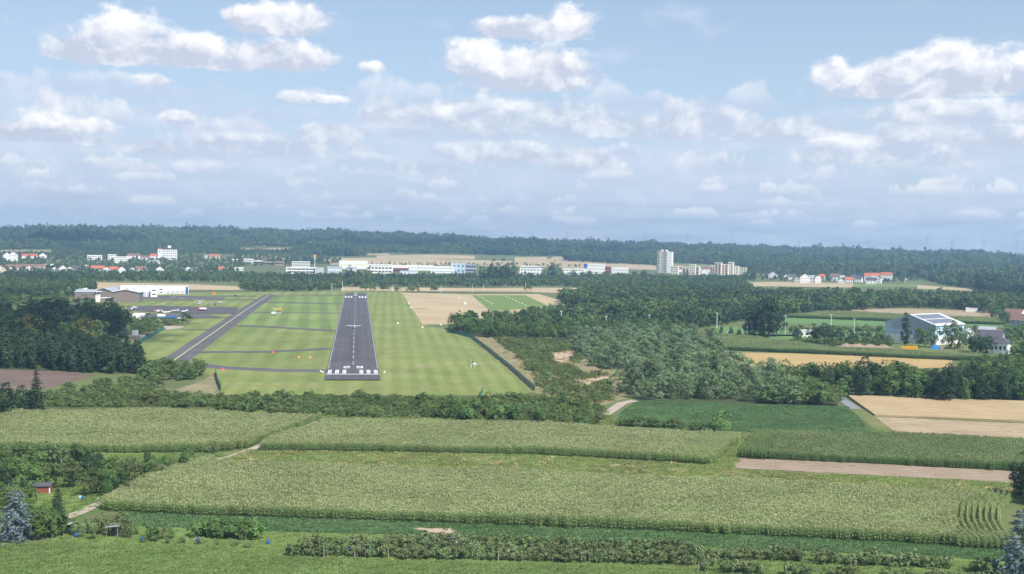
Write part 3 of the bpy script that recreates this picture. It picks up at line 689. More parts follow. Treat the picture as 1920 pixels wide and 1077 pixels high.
cover('garden_grass', 'garden grass between the allotment trees', [(-50, 845), (400, 850), (430, 862), (330, 900), (180, 955), (110, 980), (-50, 980)], 1.5, t_mead, .3, .8)
cover('verge_grass', 'dry weeds along the fence verge and hedge belt', [(330, 752), (420, 747), (640, 747), (900, 749), (1003, 738), (1130, 765), (1160, 795), (1380, 812), (1160, 798), (600, 785), (330, 768)], 1.8, t_rough, .6, .8)
cover('dry_weeds', 'dry yellowish weeds between the scrub bushes', [(886, 634), (1010, 632), (1330, 642), (1340, 665), (1200, 740), (1130, 760), (1010, 742)], 2.6, t_straw, .6, .6, (), 9.0)

# ================================================================== vegetation
def leaf_cloud(seed, clumps, nleaf, size, center, jitter=0.55, aspect=0.7, hang=0.0):
    """quads on the outer skin of many small clumps; clumps: (x,y,z,r). Normals lean outwards."""
    r = np.random.default_rng(seed); C = np.array(clumps); w = C[:, 3] ** 2; w = w / w.sum()
    k = r.choice(len(C), nleaf, p=w); cc = C[k]
    d = r.normal(0, 1, (nleaf, 3)); d /= np.linalg.norm(d, axis=1)[:, None]
    og = cc[:, :3] - np.array(center); og /= np.linalg.norm(og, axis=1)[:, None] + 1e-6
    flip = (d * og).sum(1) < -0.25; d[flip] *= -1
    p = cc[:, :3] + d * cc[:, 3:4] * r.uniform(.6, 1.08, (nleaf, 1))
    n = d * .8 + og * .5 + r.normal(0, jitter, (nleaf, 3)); n[:, 2] += .25; n /= np.linalg.norm(n, axis=1)[:, None]
    a = np.cross(n, r.normal(0, 1, (nleaf, 3))); 
    if hang: a = a * (1 - hang) + np.array([0, 0, -1.0]) * hang
    a /= np.linalg.norm(a, axis=1)[:, None]; b = np.cross(n, a); b /= np.linalg.norm(b, axis=1)[:, None] + 1e-9
    s = size * r.uniform(.6, 1.35, (nleaf, 1)); a *= s; b *= s * aspect
    V = np.stack([p - a * .9, p - b * .6 + a * .1, p + a, p + b * .6 + a * .1], 1).reshape(-1, 3)
    Fq = np.arange(nleaf * 4).reshape(-1, 4)
    ct = r.random(len(C)); t = np.clip(ct[k] * .7 + r.random(nleaf) * .3, 0, 1)
    return V, Fq, t
def ell_clumps(seed, n, R_, Hc, zc, rr, low=-0.75, lobe=0.25):
    r = np.random.default_rng(seed); out = []
    ph = r.uniform(0, 6.28, 3)
    while len(out) < n:
        d = r.normal(0, 1, 3); d /= np.linalg.norm(d)
        if d[2] < low: continue
        a = math.atan2(d[1], d[0]); f = r.uniform(.45, .98) * (1 + lobe * math.sin(2 * a + ph[0]) * .6 + lobe * math.sin(3 * a + 3 * d[2] + ph[1]) * .6)
        out.append((d[0] * R_ * f, d[1] * R_ * f, zc + d[2] * Hc * f, rr * r.uniform(.65, 1.25)))
    return out
BARK = plain('bark', (0.10, 0.08, 0.06), 0.9, 0.25, 1.5)
def trunk_mesh(seed, h, top, r0, nb=5, spread=2.5):
    r = random.Random(seed); b = MB(); p = Vector((0, 0, -0.15)); k = 4; pts = [p.copy()]
    for i in range(k):
        p = p + Vector((r.uniform(-.12, .12) * r0 * 6, r.uniform(-.12, .12) * r0 * 6, h / k)); pts.append(p.copy())
    for i in range(k): b.tube(pts[i], pts[i + 1], r0 * (1 - .17 * i), r0 * (1 - .17 * (i + 1)), 7)
    for i in range(nb):
        a = i * 6.283 / nb + r.uniform(-.4, .4); s = pts[2 + i % 3]
        m = s + Vector((math.cos(a) * spread * .5, math.sin(a) * spread * .5, (top - s.z) * .4)); e = s + Vector((math.cos(a) * spread, math.sin(a) * spread, (top - s.z) * r.uniform(.6, .85)))
        b.tube(s, m, r0 * .4, r0 * .25, 5); b.tube(m, e, r0 * .25, r0 * .08, 5)
    b.tube(pts[-1], Vector((0, 0, top)), r0 * .3, r0 * .08, 5)
    return b.mesh('trunk', BARK)
GREENS = {
    'broad': ((0.065, 0.125, 0.042), (0.185, 0.27, 0.088)), 'dark': ((0.034, 0.068, 0.040), (0.090, 0.140, 0.066)),
    'olive': ((0.13, 0.145, 0.045), (0.26, 0.26, 0.085)), 'willow': ((0.095, 0.155, 0.072), (0.275, 0.36, 0.185)),
    'bush': ((0.075, 0.125, 0.044), (0.185, 0.245, 0.09)), 'spruce': ((0.028, 0.060, 0.036), (0.072, 0.115, 0.058)),
    'blue': ((0.11, 0.155, 0.165), (0.29, 0.36, 0.39)), 'fruit': ((0.105, 0.155, 0.068), (0.24, 0.29, 0.135)),
    'scrub': ((0.085, 0.13, 0.045), (0.19, 0.24, 0.085)), 'hill': ((0.055, 0.10, 0.045), (0.15, 0.205, 0.085)), 'wood': ((0.050, 0.096, 0.038), (0.142, 0.205, 0.073)), 'woodlight': ((0.06, 0.11, 0.04), (0.165, 0.23, 0.08))}
def fol(k): return foliage('leaves_' + k, *GREENS[k])
TREES = {}
def make_kind(kind, key, nvar, fn):
    out = []
    for s in range(nvar):
        (V, Fq, t), tr = fn(hash_seed(kind) + s * 11)
        out.append((mesh_np('crown', V, Fq, fol(key), t), tr))
    TREES[kind] = out
def hash_seed(s): return sum((i + 1) * ord(c) for i, c in enumerate(s)) % 9973
def f_broad(n, leaf, H=15.0, R_=5.2, nc=34):
    def fn(s):
        zc = H * .50; cl = ell_clumps(s, nc, R_ * .82, H * .44, zc, R_ * .31, -.97)
        return leaf_cloud(s, cl, n, leaf, (0, 0, zc * .7)), trunk_mesh(s, H * .45, H * .85, H * .022, 6, R_ * .6)
    return fn
def f_column(s):
    r = np.random.default_rng(s); H, cl = 14.0, []
    for i in range(60):
        z = r.uniform(.06, 1.0); rad = 2.0 * math.sin(min(1, z * 1.5 + .15) * math.pi / 2) * (1 - z ** 3) ** .6; a = r.uniform(0, 6.28)
        cl.append((math.cos(a) * rad * .6, math.sin(a) * rad * .6, z * H, .80 * (1.1 - .5 * z)))
    return leaf_cloud(s, cl, 1000, .55, (0, 0, H * .4), .5, .6, .25), trunk_mesh(s, H * .5, H * .9, .24, 4, .9)
def f_willow(s):
    r = np.random.default_rng(s); H, cl = 9.0, []
    for i in range(24):
        a = r.uniform(0, 6.28); z = r.uniform(.12, 1); rad = 3.2 * (1 - abs(z - .42) ** 1.6 * 1.9) * r.uniform(.35, 1)
        cl.append((math.cos(a) * rad, math.sin(a) * rad, z * H * .95, 1.0 * r.uniform(.6, 1.2)))
    return leaf_cloud(s, cl, 820, .50, (0, 0, 2.5), .6, .40, .35), trunk_mesh(s, H * .4, H * .8, .16, 5, 1.8)
def f_spruce(n, leaf, pw=.85):
    def fn(s):
        r = np.random.default_rng(s); H = 14.0; cl = []
        for i in range(15):
            z = .05 + .93 * i / 15; rad = 3.6 * (1 - z) ** pw + .15; m = max(3, int(9 * (1 - z)) + 2)
            for j in range(m):
                a = 6.283 * j / m + r.uniform(-.3, .3); q = r.uniform(.7, 1.08)
                for f in (.45, .95): cl.append((math.cos(a) * rad * f * q, math.sin(a) * rad * f * q, z * H - f * rad * .18, (.75 if f < .9 else .5) * (1.15 - .6 * z)))
        return leaf_cloud(s, cl, n, leaf, (0, 0, H * .2), .45, .55, .15), trunk_mesh(s, H * .7, H * .97, .24, 3, .8)
    return fn
def f_bush(n, leaf, H=4.0, R_=2.7):
    def fn(s):
        cl = ell_clumps(s, 24, R_ * .8, H * .55, H * .38, R_ * .28, -.35, .4)
        return leaf_cloud(s, cl, n, leaf, (0, 0, .3), .6), None
    return fn
def f_fruit(s):
    cl = ell_clumps(s, 16, 1.0, 1.15, 1.25, .42, -.95, .35)
    return leaf_cloud(s, cl, 260, .27, (0, 0, 1.1), .7, .6), trunk_mesh(s, .8, 2.3, .055, 4, .6)
make_kind('broad', 'broad', 6, f_broad(1250, .60, 15, 5.3, 42)); make_kind('dark', 'dark', 5, f_broad(1200, .62, 16, 5.0, 40)); make_kind('olive', 'olive', 2, f_broad(1150, .58, 15, 5.2, 40))
make_kind('column', 'dark', 3, f_column); make_kind('willow', 'willow', 6, f_willow); make_kind('spruce', 'spruce', 2, f_spruce(1500, .5)); make_kind('blue', 'blue', 2, f_spruce(3200, .36, .55))
make_kind('bush', 'bush', 6, f_bush(560, .34)); make_kind('darkbush', 'broad', 4, f_bush(600, .34)); make_kind('scrub', 'scrub', 4, f_bush(260, .34, 2.2, 2.6)); make_kind('fruit', 'fruit', 5, f_fruit)
make_kind('garden', 'broad', 4, f_broad(1000, .62, 14, 5.4, 30)); make_kind('thin', 'fruit', 3, f_broad(420, .7, 14, 5.0, 26))
make_kind('hill', 'hill', 5, f_broad(95, 2.1, 15, 5.4, 15))
make_kind('hilldark', 'dark', 4, f_broad(95, 2.1, 16, 5.0, 15)); make_kind('hilllight', 'woodlight', 3, f_broad(95, 2.1, 14, 5.6, 15)); make_kind('woodlight', 'woodlight', 3, f_broad(240, 1.35, 14, 5.6, 22))
make_kind('wood', 'wood', 5, f_broad(240, 1.35, 15, 5.4, 22)); make_kind('wooddark', 'dark', 2, f_broad(240, 1.35, 15, 5.0, 22)); make_kind('woodwillow', 'willow', 2, f_broad(240, 1.3, 13, 5.0, 22))
HEIGHT = {'broad': 15, 'dark': 16, 'olive': 15, 'column': 14, 'willow': 9, 'spruce': 14, 'blue': 14, 'bush': 4, 'darkbush': 4, 'scrub': 2.2, 'fruit': 2.75, 'garden': 14, 'thin': 14}
NAMES = {'broad': 'broadleaf_tree', 'dark': 'broadleaf_tree', 'olive': 'broadleaf_tree', 'column': 'poplar_tree', 'willow': 'willow_tree', 'spruce': 'spruce_tree', 'blue': 'blue_spruce', 'bush': 'bush', 'darkbush': 'bush', 'fruit': 'fruit_tree', 'garden': 'garden_tree', 'thin': 'garden_tree'}
def plant(kind, p, h, label, group=None, wide=1.0):
    """one tree: Empty at its foot > trunk, crown (bushes are a single mesh)"""
    cr, tr = random.choice(TREES[kind]); k = h / HEIGHT[kind]; rz = random.uniform(0, 6.28)
    cat = {'bush': 'bush'}.get(NAMES[kind], 'tree')
    if tr is None:
        o = link(NAMES[kind], cr); o.location = p; o.rotation_euler.z = rz; o.scale = (k * wide, k * wide, k)
    else:
        o = empty(NAMES[kind], p, rz); o.scale = (k * wide, k * wide, k); link('trunk', tr, o); link('crown', cr, o)
    return tag(o, label, cat, group)
def grove(kind, px, spacing, h0, h1, label, group, wide=1.0, keep=1.0, avoid=(), where=None):
    P = scatter(wpoly(px), spacing, .42, keep, avoid)
    kinds = kind if isinstance(kind, (list, tuple)) else [kind]
    for p in P:
        h = random.uniform(h0, h1); t = (h - h0) / (h1 - h0); lab, grp = label, group
        if len(P) > 25:
            w = 'low' if t < .33 else 'tall' if t > .67 else 'mid-height'
            lab = w + ' ' + label.replace('tall ', '').replace('big ', ''); grp = w + ' ' + group.replace('tall ', '')
        if where: lab, grp = where(p, lab, grp)
        plant(random.choice(kinds), p, h, lab, grp, wide * random.uniform(.88, 1.2))
    print('grove', group, len(P))
def single(kind, px, py, top, label, group=None, wide=1.0):
    p = g1(px, py); return plant(kind, p, (py - top) * mpp(p) * 1.02, label, group, wide)
def mass(name, label, sets, protos_kinds, cat):
    """uncountable woodland: one stuff object"""
    P = np.concatenate([s[0] for s in sets]); H = np.concatenate([s[1] for s in sets])
    pr = [proto('crown', cr) for k in protos_kinds for cr, _ in TREES[k]]
    s = H / 15.0; w = s * rng.uniform(.9, 1.25, len(s))
    print(name, len(P))
    # stands of one kind: the kind follows slow waves over the ground
    f = np.sin(P[:, 0] / 73 + 1.9 * np.sin(P[:, 1] / 121)) + np.sin(P[:, 1] / 88 - P[:, 0] / 190 + 1.3) + .7 * np.sin(P[:, 0] / 31 + P[:, 1] / 43) + rng.normal(0, .55, len(P))
    nk = [len(TREES[k]) for k in protos_kinds]; st = np.concatenate([[0], np.cumsum(nk)])[:-1]
    q = np.clip(((f + 2.4) / 4.8 * len(nk)).astype(int), 0, len(nk) - 1)
    idx = np.array(st)[q] + (rng.random(len(P)) * np.array(nk)[q]).astype(int)
    return instancer(name, P, rng.uniform(0, 6.28, len(P)), np.column_stack([w, w, s]), pr, idx, label=label, cat=cat)
def pts(px, spacing, h0, h1, keep=1.0, avoid=()):
    P = scatter(wpoly(px), spacing, .45, keep, avoid); return P, rng.uniform(h0, h1, len(P))

# --- left wood
grove('dark', [(-60, 640), (110, 641), (185, 636), (240, 628), (236, 616), (120, 610), (-40, 608)], 13, 12, 23, 'tall dark broadleaf tree in the wood beside the old hangars', 'tall dark trees beside the hangars')
for x, y, t in ((20, 655, 588), (60, 655, 583), (160, 652, 590), (120, 655, 605), (185, 648, 600)):
    single('olive' if x in (160, 60) else 'broad', x, y, t, 'sunlit yellow-green tree at the edge of the dark wood', 'sunlit trees at the dark wood')
grove('column', [(-60, 690), (40, 692), (150, 700), (262, 703), (276, 696), (225, 678), (120, 664), (-60, 655)], 6.3, 11, 14.5, 'slender dark poplar in the dense plantation above the brown field', 'poplar plantation above the brown field', 1.25)
grove('bush', [(262, 712), (300, 715), (385, 712), (378, 692), (330, 692), (285, 690)], 7, 4, 6.5, 'bush at the end of the poplar plantation', 'bushes at the plantation end', 1.2)
grove('bush', [(80, 766), (330, 764), (330, 748), (270, 735), (315, 722), (180, 722), (110, 738)], 8.4, 2.4, 5, 'bush in the thicket below the brown field', 'bushes below the brown field', 1.3)
grove('bush', [(330, 766), (600, 782), (800, 786), (860, 787), (870, 760), (790, 752), (640, 748), (500, 746), (420, 748), (340, 752)], 6.6, 1.9, 4.2, 'bush in the hedge belt before the runway', 'bushes of the hedge belt before the runway', 1.25)
grove(['bush', 'darkbush'], [(870, 788), (1000, 793), (1125, 797), (1128, 775), (1140, 762), (1010, 747), (930, 748), (880, 762)], 7.2, 2.2, 4.6, 'bush in the thicket beside the farm track', 'bushes beside the farm track', 1.3)
for x, y, t in ((876, 787, 754), (935, 789, 756), (965, 790, 762), (1010, 791, 764), (845, 784, 744)):
    single('darkbush', x, y, t, 'big dark green bush standing at the rear edge of the corn', 'big dark bushes at the corn edge', 1.0)
single('darkbush', 1350, 812, 776, 'round leafy bush alone at the corner of the beet field', None, 1.15)
for x, y, t in ((1310, 808, 792), (1330, 810, 790)): single('bush', x, y, t, 'low bush beside the round bush at the beet field corner', 'low bushes at the beet field corner', 1.6)
for x in (1168, 1190, 1214, 1238, 1262): single('bush', x, 799 + (x - 1168) * .04, 780 + (x % 7), 'low bush at the left border of the beet field', 'low bushes along the beet field border', 1.5)
single('thin', 1122, 797, 772, 'small reddish-grey shrub tree at the foot of the farm track', None, 1.2)
single('spruce', 68, 778, 697, 'tall dark spruce beside the left cornfield', None)
for x, y, t in ((8, 788, 720), (38, 780, 724), (-15, 792, 715), (55, 776, 735)): single('dark', x, y, t, 'dark tree standing round the tall spruce', 'dark trees round the tall spruce', .9)
single('bush', 223, 650, 638, 'small round bush alone on the gravel yard', None)
UP = scatter(wpoly([(80, 764), (330, 763), (600, 781), (860, 787), (1125, 796), (1130, 772), (1010, 745), (900, 752), (640, 749), (420, 748), (300, 738), (180, 728)]), 3.4, .5, .9)
instancer('bramble_cover', UP, rng.uniform(0, 6.28, len(UP)), np.column_stack([rng.uniform(.7, 1.2, len(UP))] * 2 + [rng.uniform(.5, 1.1, len(UP))]), [proto('shrub', cr) for cr, _ in TREES['scrub']], label='low bramble thicket filling the hedge belt before the runway', cat='thicket')
# --- airfield trees
single('darkbush', 350, 602, 586, 'round dark bush alone beside the apron', None, .95)
grove('bush', [(240, 602), (300, 602), (345, 606), (345, 611), (300, 612), (306, 626), (250, 626), (238, 615)], 11, 3.5, 5.5, 'bush below the parked white trailers', 'bushes below the parked trailers', 1.3)
def to_px(p):
    c = ROT.transposed() @ (Vector(p) - Vector((0, 0, CAMH))); return CX + FPX * c.x / -c.z, CY - FPX * c.y / -c.z
def willow_where(p, lab, grp):
    u, v = to_px(p)
    for ok, a in ((v > 738, 'at the beet field edge'), (u > 1345 and v < 735, 'beside the golden wheat field'), (u < 1175 and v < 705, 'beside the sandy scrub clearing'), (v < 656, 'below the floodlight masts'), (u < 1260, 'between farm track and floodlight masts'), (True, 'deep inside the willow wood')):
        if ok: return lab.replace('in the wood beside the beet field', a), grp.split(' ')[0] + ' willows ' + a
# --- willow wood and scrub right of the airfield
grove('willow', [(1150, 738), (1200, 751), (1400, 757), (1480, 758), (1470, 722), (1400, 694), (1352, 668), (1336, 642), (1290, 634), (1180, 634), (1060, 641), (1092, 668), (1120, 692), (1180, 703)], 10.0, 6, 11.5, 'silvery grey-green willow in the wood beside the beet field', 'willows beside the beet field', 1.4, where=willow_where)
grove('bush', [(1440, 757), (1575, 764), (1562, 746), (1520, 728), (1475, 716)], 8.0, 4.5, 7.0, 'green bush at the right end of the willow wood', 'bushes at the end of the willow wood', 1.3)
sc_px = [(930, 637), (1060, 641), (1090, 668), (1082, 690), (1140, 706), (1150, 740), (1130, 760), (1020, 740), (985, 690), (960, 664)]
clear_ = [wpoly([(1030, 664), (1078, 657), (1082, 668), (1062, 676), (1075, 690), (1040, 684)]), wpoly([(1072, 718), (1140, 704), (1148, 716), (1090, 726)]), wpoly([(1060, 676), (1090, 690), (1110, 700), (1105, 704), (1070, 690)]), wpoly([(930, 640), (965, 665), (1015, 720), (985, 700)])]
SP = scatter(wpoly(sc_px), 4.6, .45, .93, clear_)
instancer('low_scrub', SP, rng.uniform(0, 6.28, len(SP)), np.column_stack([rng.uniform(.8, 1.3, len(SP))] * 2 + [rng.uniform(.6, 1.25, len(SP))]), [proto('shrub', cr) for cr, _ in TREES['scrub']], label='low green scrub spreading over dry ground beside the fence', cat='scrub')
grove('broad', [(838, 624), (905, 633), (1010, 640), (1180, 634), (1290, 632), (1290, 625), (1100, 624), (960, 619), (860, 615)], 10, 7, 13.5, 'broadleaf tree of the wood behind the green airfield fence', 'trees behind the green fence', 1.0)
for x, y, t in ((1412, 634, 562), (1440, 637, 553), (1428, 630, 556), (1455, 632, 572)): single('dark', x, y, t, 'huge dark tree towering over the sports ground', 'huge dark trees at the sports ground', 1.0)
for x, y, t in ((1270, 628, 566), (1290, 626, 572)): single('dark', x, y, t, 'tall dark tree rising from the wood left of the sports ground', 'tall dark trees left of the sports ground', .85)
# --- row of trees along the wheat at the right
grove(['broad', 'broad', 'dark'], [(1505, 722), (1540, 738), (1572, 745), (1760, 753), (1950, 757), (1950, 742), (1760, 735), (1600, 728)], 7.5, 7.5, 16.5, 'broadleaf tree in the row behind the golden wheat', 'tree row behind the golden wheat', 1.0)
grove('broad', [(1790, 725), (1950, 735), (1950, 702), (1880, 694), (1810, 700)], 9, 8, 12, 'broadleaf tree in the grove between the wheat and the white house', 'grove before the white house')
grove('bush', [(1425, 705), (1440, 700), (1500, 706), (1520, 718), (1490, 722)], 7, 5, 8, 'bush between the two golden fields', 'bushes between the golden fields', 1.3)
# --- trees round the hall and houses
single('column', 1697, 646, 592, 'single dense columnar poplar before the blue hall', None, 1.25)
for x, y, t in ((1722, 650, 612), (1735, 652, 618), (1752, 652, 613), (1775, 654, 612), (1790, 655, 606), (1805, 654, 616)): single('garden', x, y, t, 'leafy tree screening the long side of the blue hall', 'trees along the blue hall', .85)
for x, y, t in ((1835, 664, 626), (1850, 667, 632), (1825, 660, 630)): single('dark', x, y, t, 'round dark tree in front of the grey-roofed house', 'round trees before the grey-roofed house', 1.5)
for x, y, t in ((1908, 684, 640), (1925, 690, 636), (1890, 642, 610), (1905, 640, 612), (1918, 638, 608), (1828, 622, 610)): single('broad', x, y, t, 'broad tree beside the white house with dark roof', 'trees beside the white house', 1.3)
for x, y, t in ((1495, 640, 616), (1528, 644, 610), (1548, 646, 606), (1572, 647, 614), (1600, 648, 620), (1625, 649, 622), (1648, 650, 622), (1662, 650, 628)): single('dark', x, y, t, 'dark tree in the row between the sports ground and the corn', 'trees along the sports ground', 1.5)
for x in range(1486, 1668, 12): single('darkbush', x, 647 + (x - 1486) * .03, 630 + (x * 7) % 6, 'dark bush filling the row between sports ground and corn', 'dark bushes along the sports ground', 1.1)
for x in range(1470, 1665, 15): single('darkbush', x, 624 + (x - 1470) * .02, 610 + (x % 4), 'clipped hedge bush lining the sports ground', 'hedge bushes lining the sports ground', 1.0)
for x, y in ((1352, 632), (1370, 634), (1385, 636)): single('dark', x, y, y - 22, 'dark conifer-like tree beside the small white hut', 'dark trees beside the small hut', .7)
for k in range(10): single('broad', 1845 + k * 6 + (k % 3) * 5, 588 + k * 3.2, 575 + k * 3.0 - (k % 3) * 4, 'street tree along the village lane at the right', 'street trees along the village lane', 1.2)
# --- round bushes beyond the runway end
for x, y, t in ((680, 545, 533), (695, 546, 531), (724, 548, 530), (745, 547, 536), (768, 548, 536), (780, 548, 534), (812, 549, 531), (990, 546, 532)): single('darkbush', x, y, t, 'round bush standing beyond the far runway end', 'round bushes beyond the runway end', 1.0)

for x, y, t in ((905, 531, 497), (925, 532, 489), (945, 532, 488), (962, 530, 494), (1035, 523, 489), (1048, 524, 497), (1075, 524, 504), (1106, 525, 505), (655, 530, 499), (672, 529, 505), (690, 530, 500), (1020, 527, 503), (745, 531, 513)): single('dark' if x % 2 else 'broad', x, y, t, 'big dark tree rising before the white trade estate', 'big trees before the trade estate', .95)
for x, y, t in ((1190, 524, 508), (1208, 526, 506), (1400, 524, 506), (1412, 526, 508)): single('dark', x, y, t, 'dark tree beside the cream flats', 'dark trees beside the cream flats', 1.2)
# --- gardens at the lower left
gl = 'leafy garden tree in the allotments beside the dusty path'
GT = [(30, 880, 832), (50, 885, 835), (8, 885, 845), (95, 880, 832), (110, 895, 838), (140, 890, 834), (150, 878, 836), (75, 905, 850), (130, 915, 862), (170, 905, 850), (195, 915, 868), (215, 905, 860), (235, 900, 862), (180, 925, 880), (205, 930, 885), (225, 922, 880), (160, 930, 895), (40, 915, 868), (15, 920, 870), (60, 920, 875), (255, 905, 868), (265, 898, 866), (290, 888, 858), (310, 882, 856), (322, 884, 858), (345, 872, 846), (352, 868, 838), (275, 868, 848), (245, 885, 852), (105, 870, 845), (62, 868, 840), (285, 905, 880), (20, 950, 905)]
GT += [(5, 940, 890), (50, 945, 905), (-10, 960, 905), (35, 960, 915), (90, 915, 872), (145, 905, 868), (190, 895, 860), (15, 868, 838), (125, 868, 842), (185, 880, 850), (210, 885, 856), (50, 850, 828), (235, 930, 900), (20, 905, 858), (160, 865, 842), (300, 895, 868), (265, 915, 888)]
for i, (x, y, t) in enumerate(GT):
    a = 'close to the red shed' if x < 135 and y > 895 else 'lining the dusty path' if x > 230 else 'under the left cornfield' if y < 892 else 'behind the garden lawn barrels'
    single('thin' if i % 4 == 0 else 'dark' if i % 3 == 0 else 'garden', x, y, t, ('open-crowned' if i % 4 == 0 else 'leafy') + ' garden tree in the allotments ' + a, 'garden trees ' + a, random.uniform(1.0, 1.35))
for x, y, t in ((400, 852, 826), (390, 856, 834)): single('thin', x, y, t, 'thin open tree at the corner of the left cornfield', 'thin trees at the corn corner', 1.0)
single('garden', 38, 930, 888, 'grey-green rounded tree behind the blue spruce', None, .95); single('spruce', 108, 962, 910, 'dark conifer on the garden lawn beside the path', None, 1.15)
single('blue', 28, 1012, 924, 'pale blue spruce at the edge of the meadow', None, 1.75); single('blue', 1912, 1092, 962, 'tall blue spruce standing beside the fruit rows', None, 1.35)
for x, y, t in ((45, 985, 935), (62, 992, 940), (95, 998, 950), (112, 1004, 958), (70, 1000, 955), (85, 1010, 948), (105, 1008, 962), (60, 1012, 970)): single('garden', x, y, t, 'dark bushy tree beside the pale blue spruce', 'bushy trees beside the pale blue spruce', .95)
for x, y, t in ((165, 1000, 968), (185, 1004, 962), (205, 1006, 966), (225, 1004, 958), (245, 1010, 968), (290, 1016, 988), (305, 1012, 984), (140, 1004, 975), (270, 1018, 1000), (120, 1000, 966), (155, 1008, 980), (175, 1012, 984), (195, 998, 966), (235, 1000, 970), (255, 1004, 976), (280, 1010, 984), (320, 1010, 990)): single('thin' if x % 2 else 'garden', x, y, t, 'small tree among the huts and barrels below the path', 'small trees among the huts', 1.0)
grove('darkbush', [(368, 1012), (500, 1016), (500, 1004), (370, 1000)], 2.6, 3.2, 4.0, 'dense dark hedge bush beside the blue barrel', 'dense dark hedge by the barrel', 1.0)
for x, y, t in ((1930, 935, 858), (1912, 930, 868), (1945, 945, 850)): single('dark', x, y, t, 'dark tree at the end of the bare soil strip', 'dark trees at the end of the soil strip', 1.1)
for x, y, t in ((1925, 985, 950), (1940, 1000, 955)): single('garden', x, y, t, 'leafy tree between the corn and the tall blue spruce', 'leafy trees by the tall blue spruce', 1.1)
# --- fruit rows above the meadow
def fruit_row(a, b, step, h, label, group, keep=1.0):
    p, q = g1(*a), g1(*b); n = int((q - p).length / step)
    for i in range(n):
        if random.random() > keep: continue
        c = p.lerp(q, (i + random.uniform(.3, .7)) / n); c.x += random.uniform(-.4, .4); c.y += random.uniform(-.5, .5)
        plant('fruit', c, h * random.uniform(.8, 1.15), label, group, random.uniform(1.0, 1.35))
fl = 'small staked fruit tree in the orchard rows above the meadow'
for a_, b_, st_, n_ in (((540, 1041), (1340, 1060), 1.75, 'in the front orchard row bordering the meadow'), ((560, 1026), (1500, 1052), 1.9, 'in the middle orchard row'), ((720, 1018), (1300, 1032), 2.2, 'in the back orchard row below the dark clover')): fruit_row(a_, b_, st_, 3.0, 'small staked fruit tree ' + n_, 'fruit trees ' + n_)
fruit_row((1310, 1070), (1900, 1098), 2.0, 3.0, 'small fruit tree in the row at the right end of the meadow', 'fruit trees right of the meadow', .85)
fruit_row((1530, 1056), (1780, 1066), 1.6, 3.3, 'bushy fruit tree in the row before the dark clover', 'fruit trees before the clover'); fruit_row((1430, 1044), (1500, 1050), 1.6, 3.2, 'bushy fruit tree in the row before the dark clover', 'fruit trees before the clover')
fruit_row((1810, 1070), (1870, 1076), 2.4, 3.4, 'young fruit tree beside the tall blue spruce', 'young trees beside the tall spruce')
fruit_row((300, 1018), (480, 1026), 3.0, 1.4, 'tiny newly planted tree below the dark hedge', 'newly planted trees below the hedge')

# --- woodland too dense to count
tanS = wpoly([(178, 528), (350, 531), (458, 536), (458, 547), (178, 546)])
woodC = [pts([(1045, 566), (1075, 562), (1110, 556), (1200, 554), (1400, 560), (1600, 562), (1800, 564), (1920, 572), (1980, 580), (1860, 588), (1780, 579), (1690, 577), (1600, 583), (1470, 596), (1340, 612), (1296, 622), (1160, 613), (1105, 600), (1080, 585)], 10, 8.5, 18)]
woodC.append(pts([(870, 606), (960, 604), (1040, 590), (1085, 588), (1110, 602), (1300, 616), (1290, 625), (1100, 624), (960, 619), (860, 615)], 10.5, 9, 13))
mass('mixed_wood', 'broad mixed wood behind the sports ground', woodC, ['wooddark', 'wood', 'woodlight', 'wood', 'wooddark'], 'wood')
belt = [pts([(-120, 600), (110, 568), (150, 552), (180, 548), (180, 528), (350, 529), (470, 531), (640, 530), (640, 522), (440, 519), (180, 518), (-120, 519)], 13, 7, 12, .93, [tanS]),
        pts([(455, 547), (600, 547), (640, 541), (640, 526), (520, 528), (455, 530)], 11, 7, 12, 1.0),
        pts([(640, 538), (760, 538), (900, 539), (1000, 538), (1180, 540), (1180, 526), (900, 524), (640, 525)], 12.5, 7, 12, .9), pts([(1100, 552), (1200, 550), (1420, 556), (1390, 531), (1400, 526), (1180, 523), (1100, 530)], 12, 8, 13, .95),
        pts([(-100, 519), (180, 518), (450, 519), (450, 486), (250, 476), (-100, 478)], 17, 5.5, 9.5, .62), pts([(1380, 527), (1720, 531), (1720, 524), (1400, 518)], 20, 5, 9, .7), pts([(440, 500), (640, 496), (640, 489), (560, 478), (440, 477)], 17, 6, 11, .75), pts([(-100, 484), (-100, 466), (240, 469), (440, 464), (600, 464), (600, 478), (440, 478), (250, 479)], 13, 8, 13, .9, [wpoly(q) for q in ([(0, 469), (100, 469), (100, 478), (0, 479)], [(448, 465), (548, 464), (548, 472), (448, 474)], [(448, 478), (548, 477), (548, 490), (448, 491)])]), pts([(1400, 502), (1720, 517), (1720, 523), (1400, 515)], 15, 6, 11, .8), pts([(1720, 521), (1830, 540), (1830, 534), (1720, 517)], 12, 9, 14, 1), pts([(610, 523), (900, 522), (1180, 523), (1180, 518), (900, 517), (610, 519)], 15, 6, 10, .4), pts([(660, 499), (960, 500), (1090, 502), (1090, 499), (960, 496), (660, 496)], 22, 5, 8, .6)]
mass('village_trees', 'trees between the airfield and the far houses', belt, ['wooddark', 'wood', 'woodlight', 'hill'], 'trees')
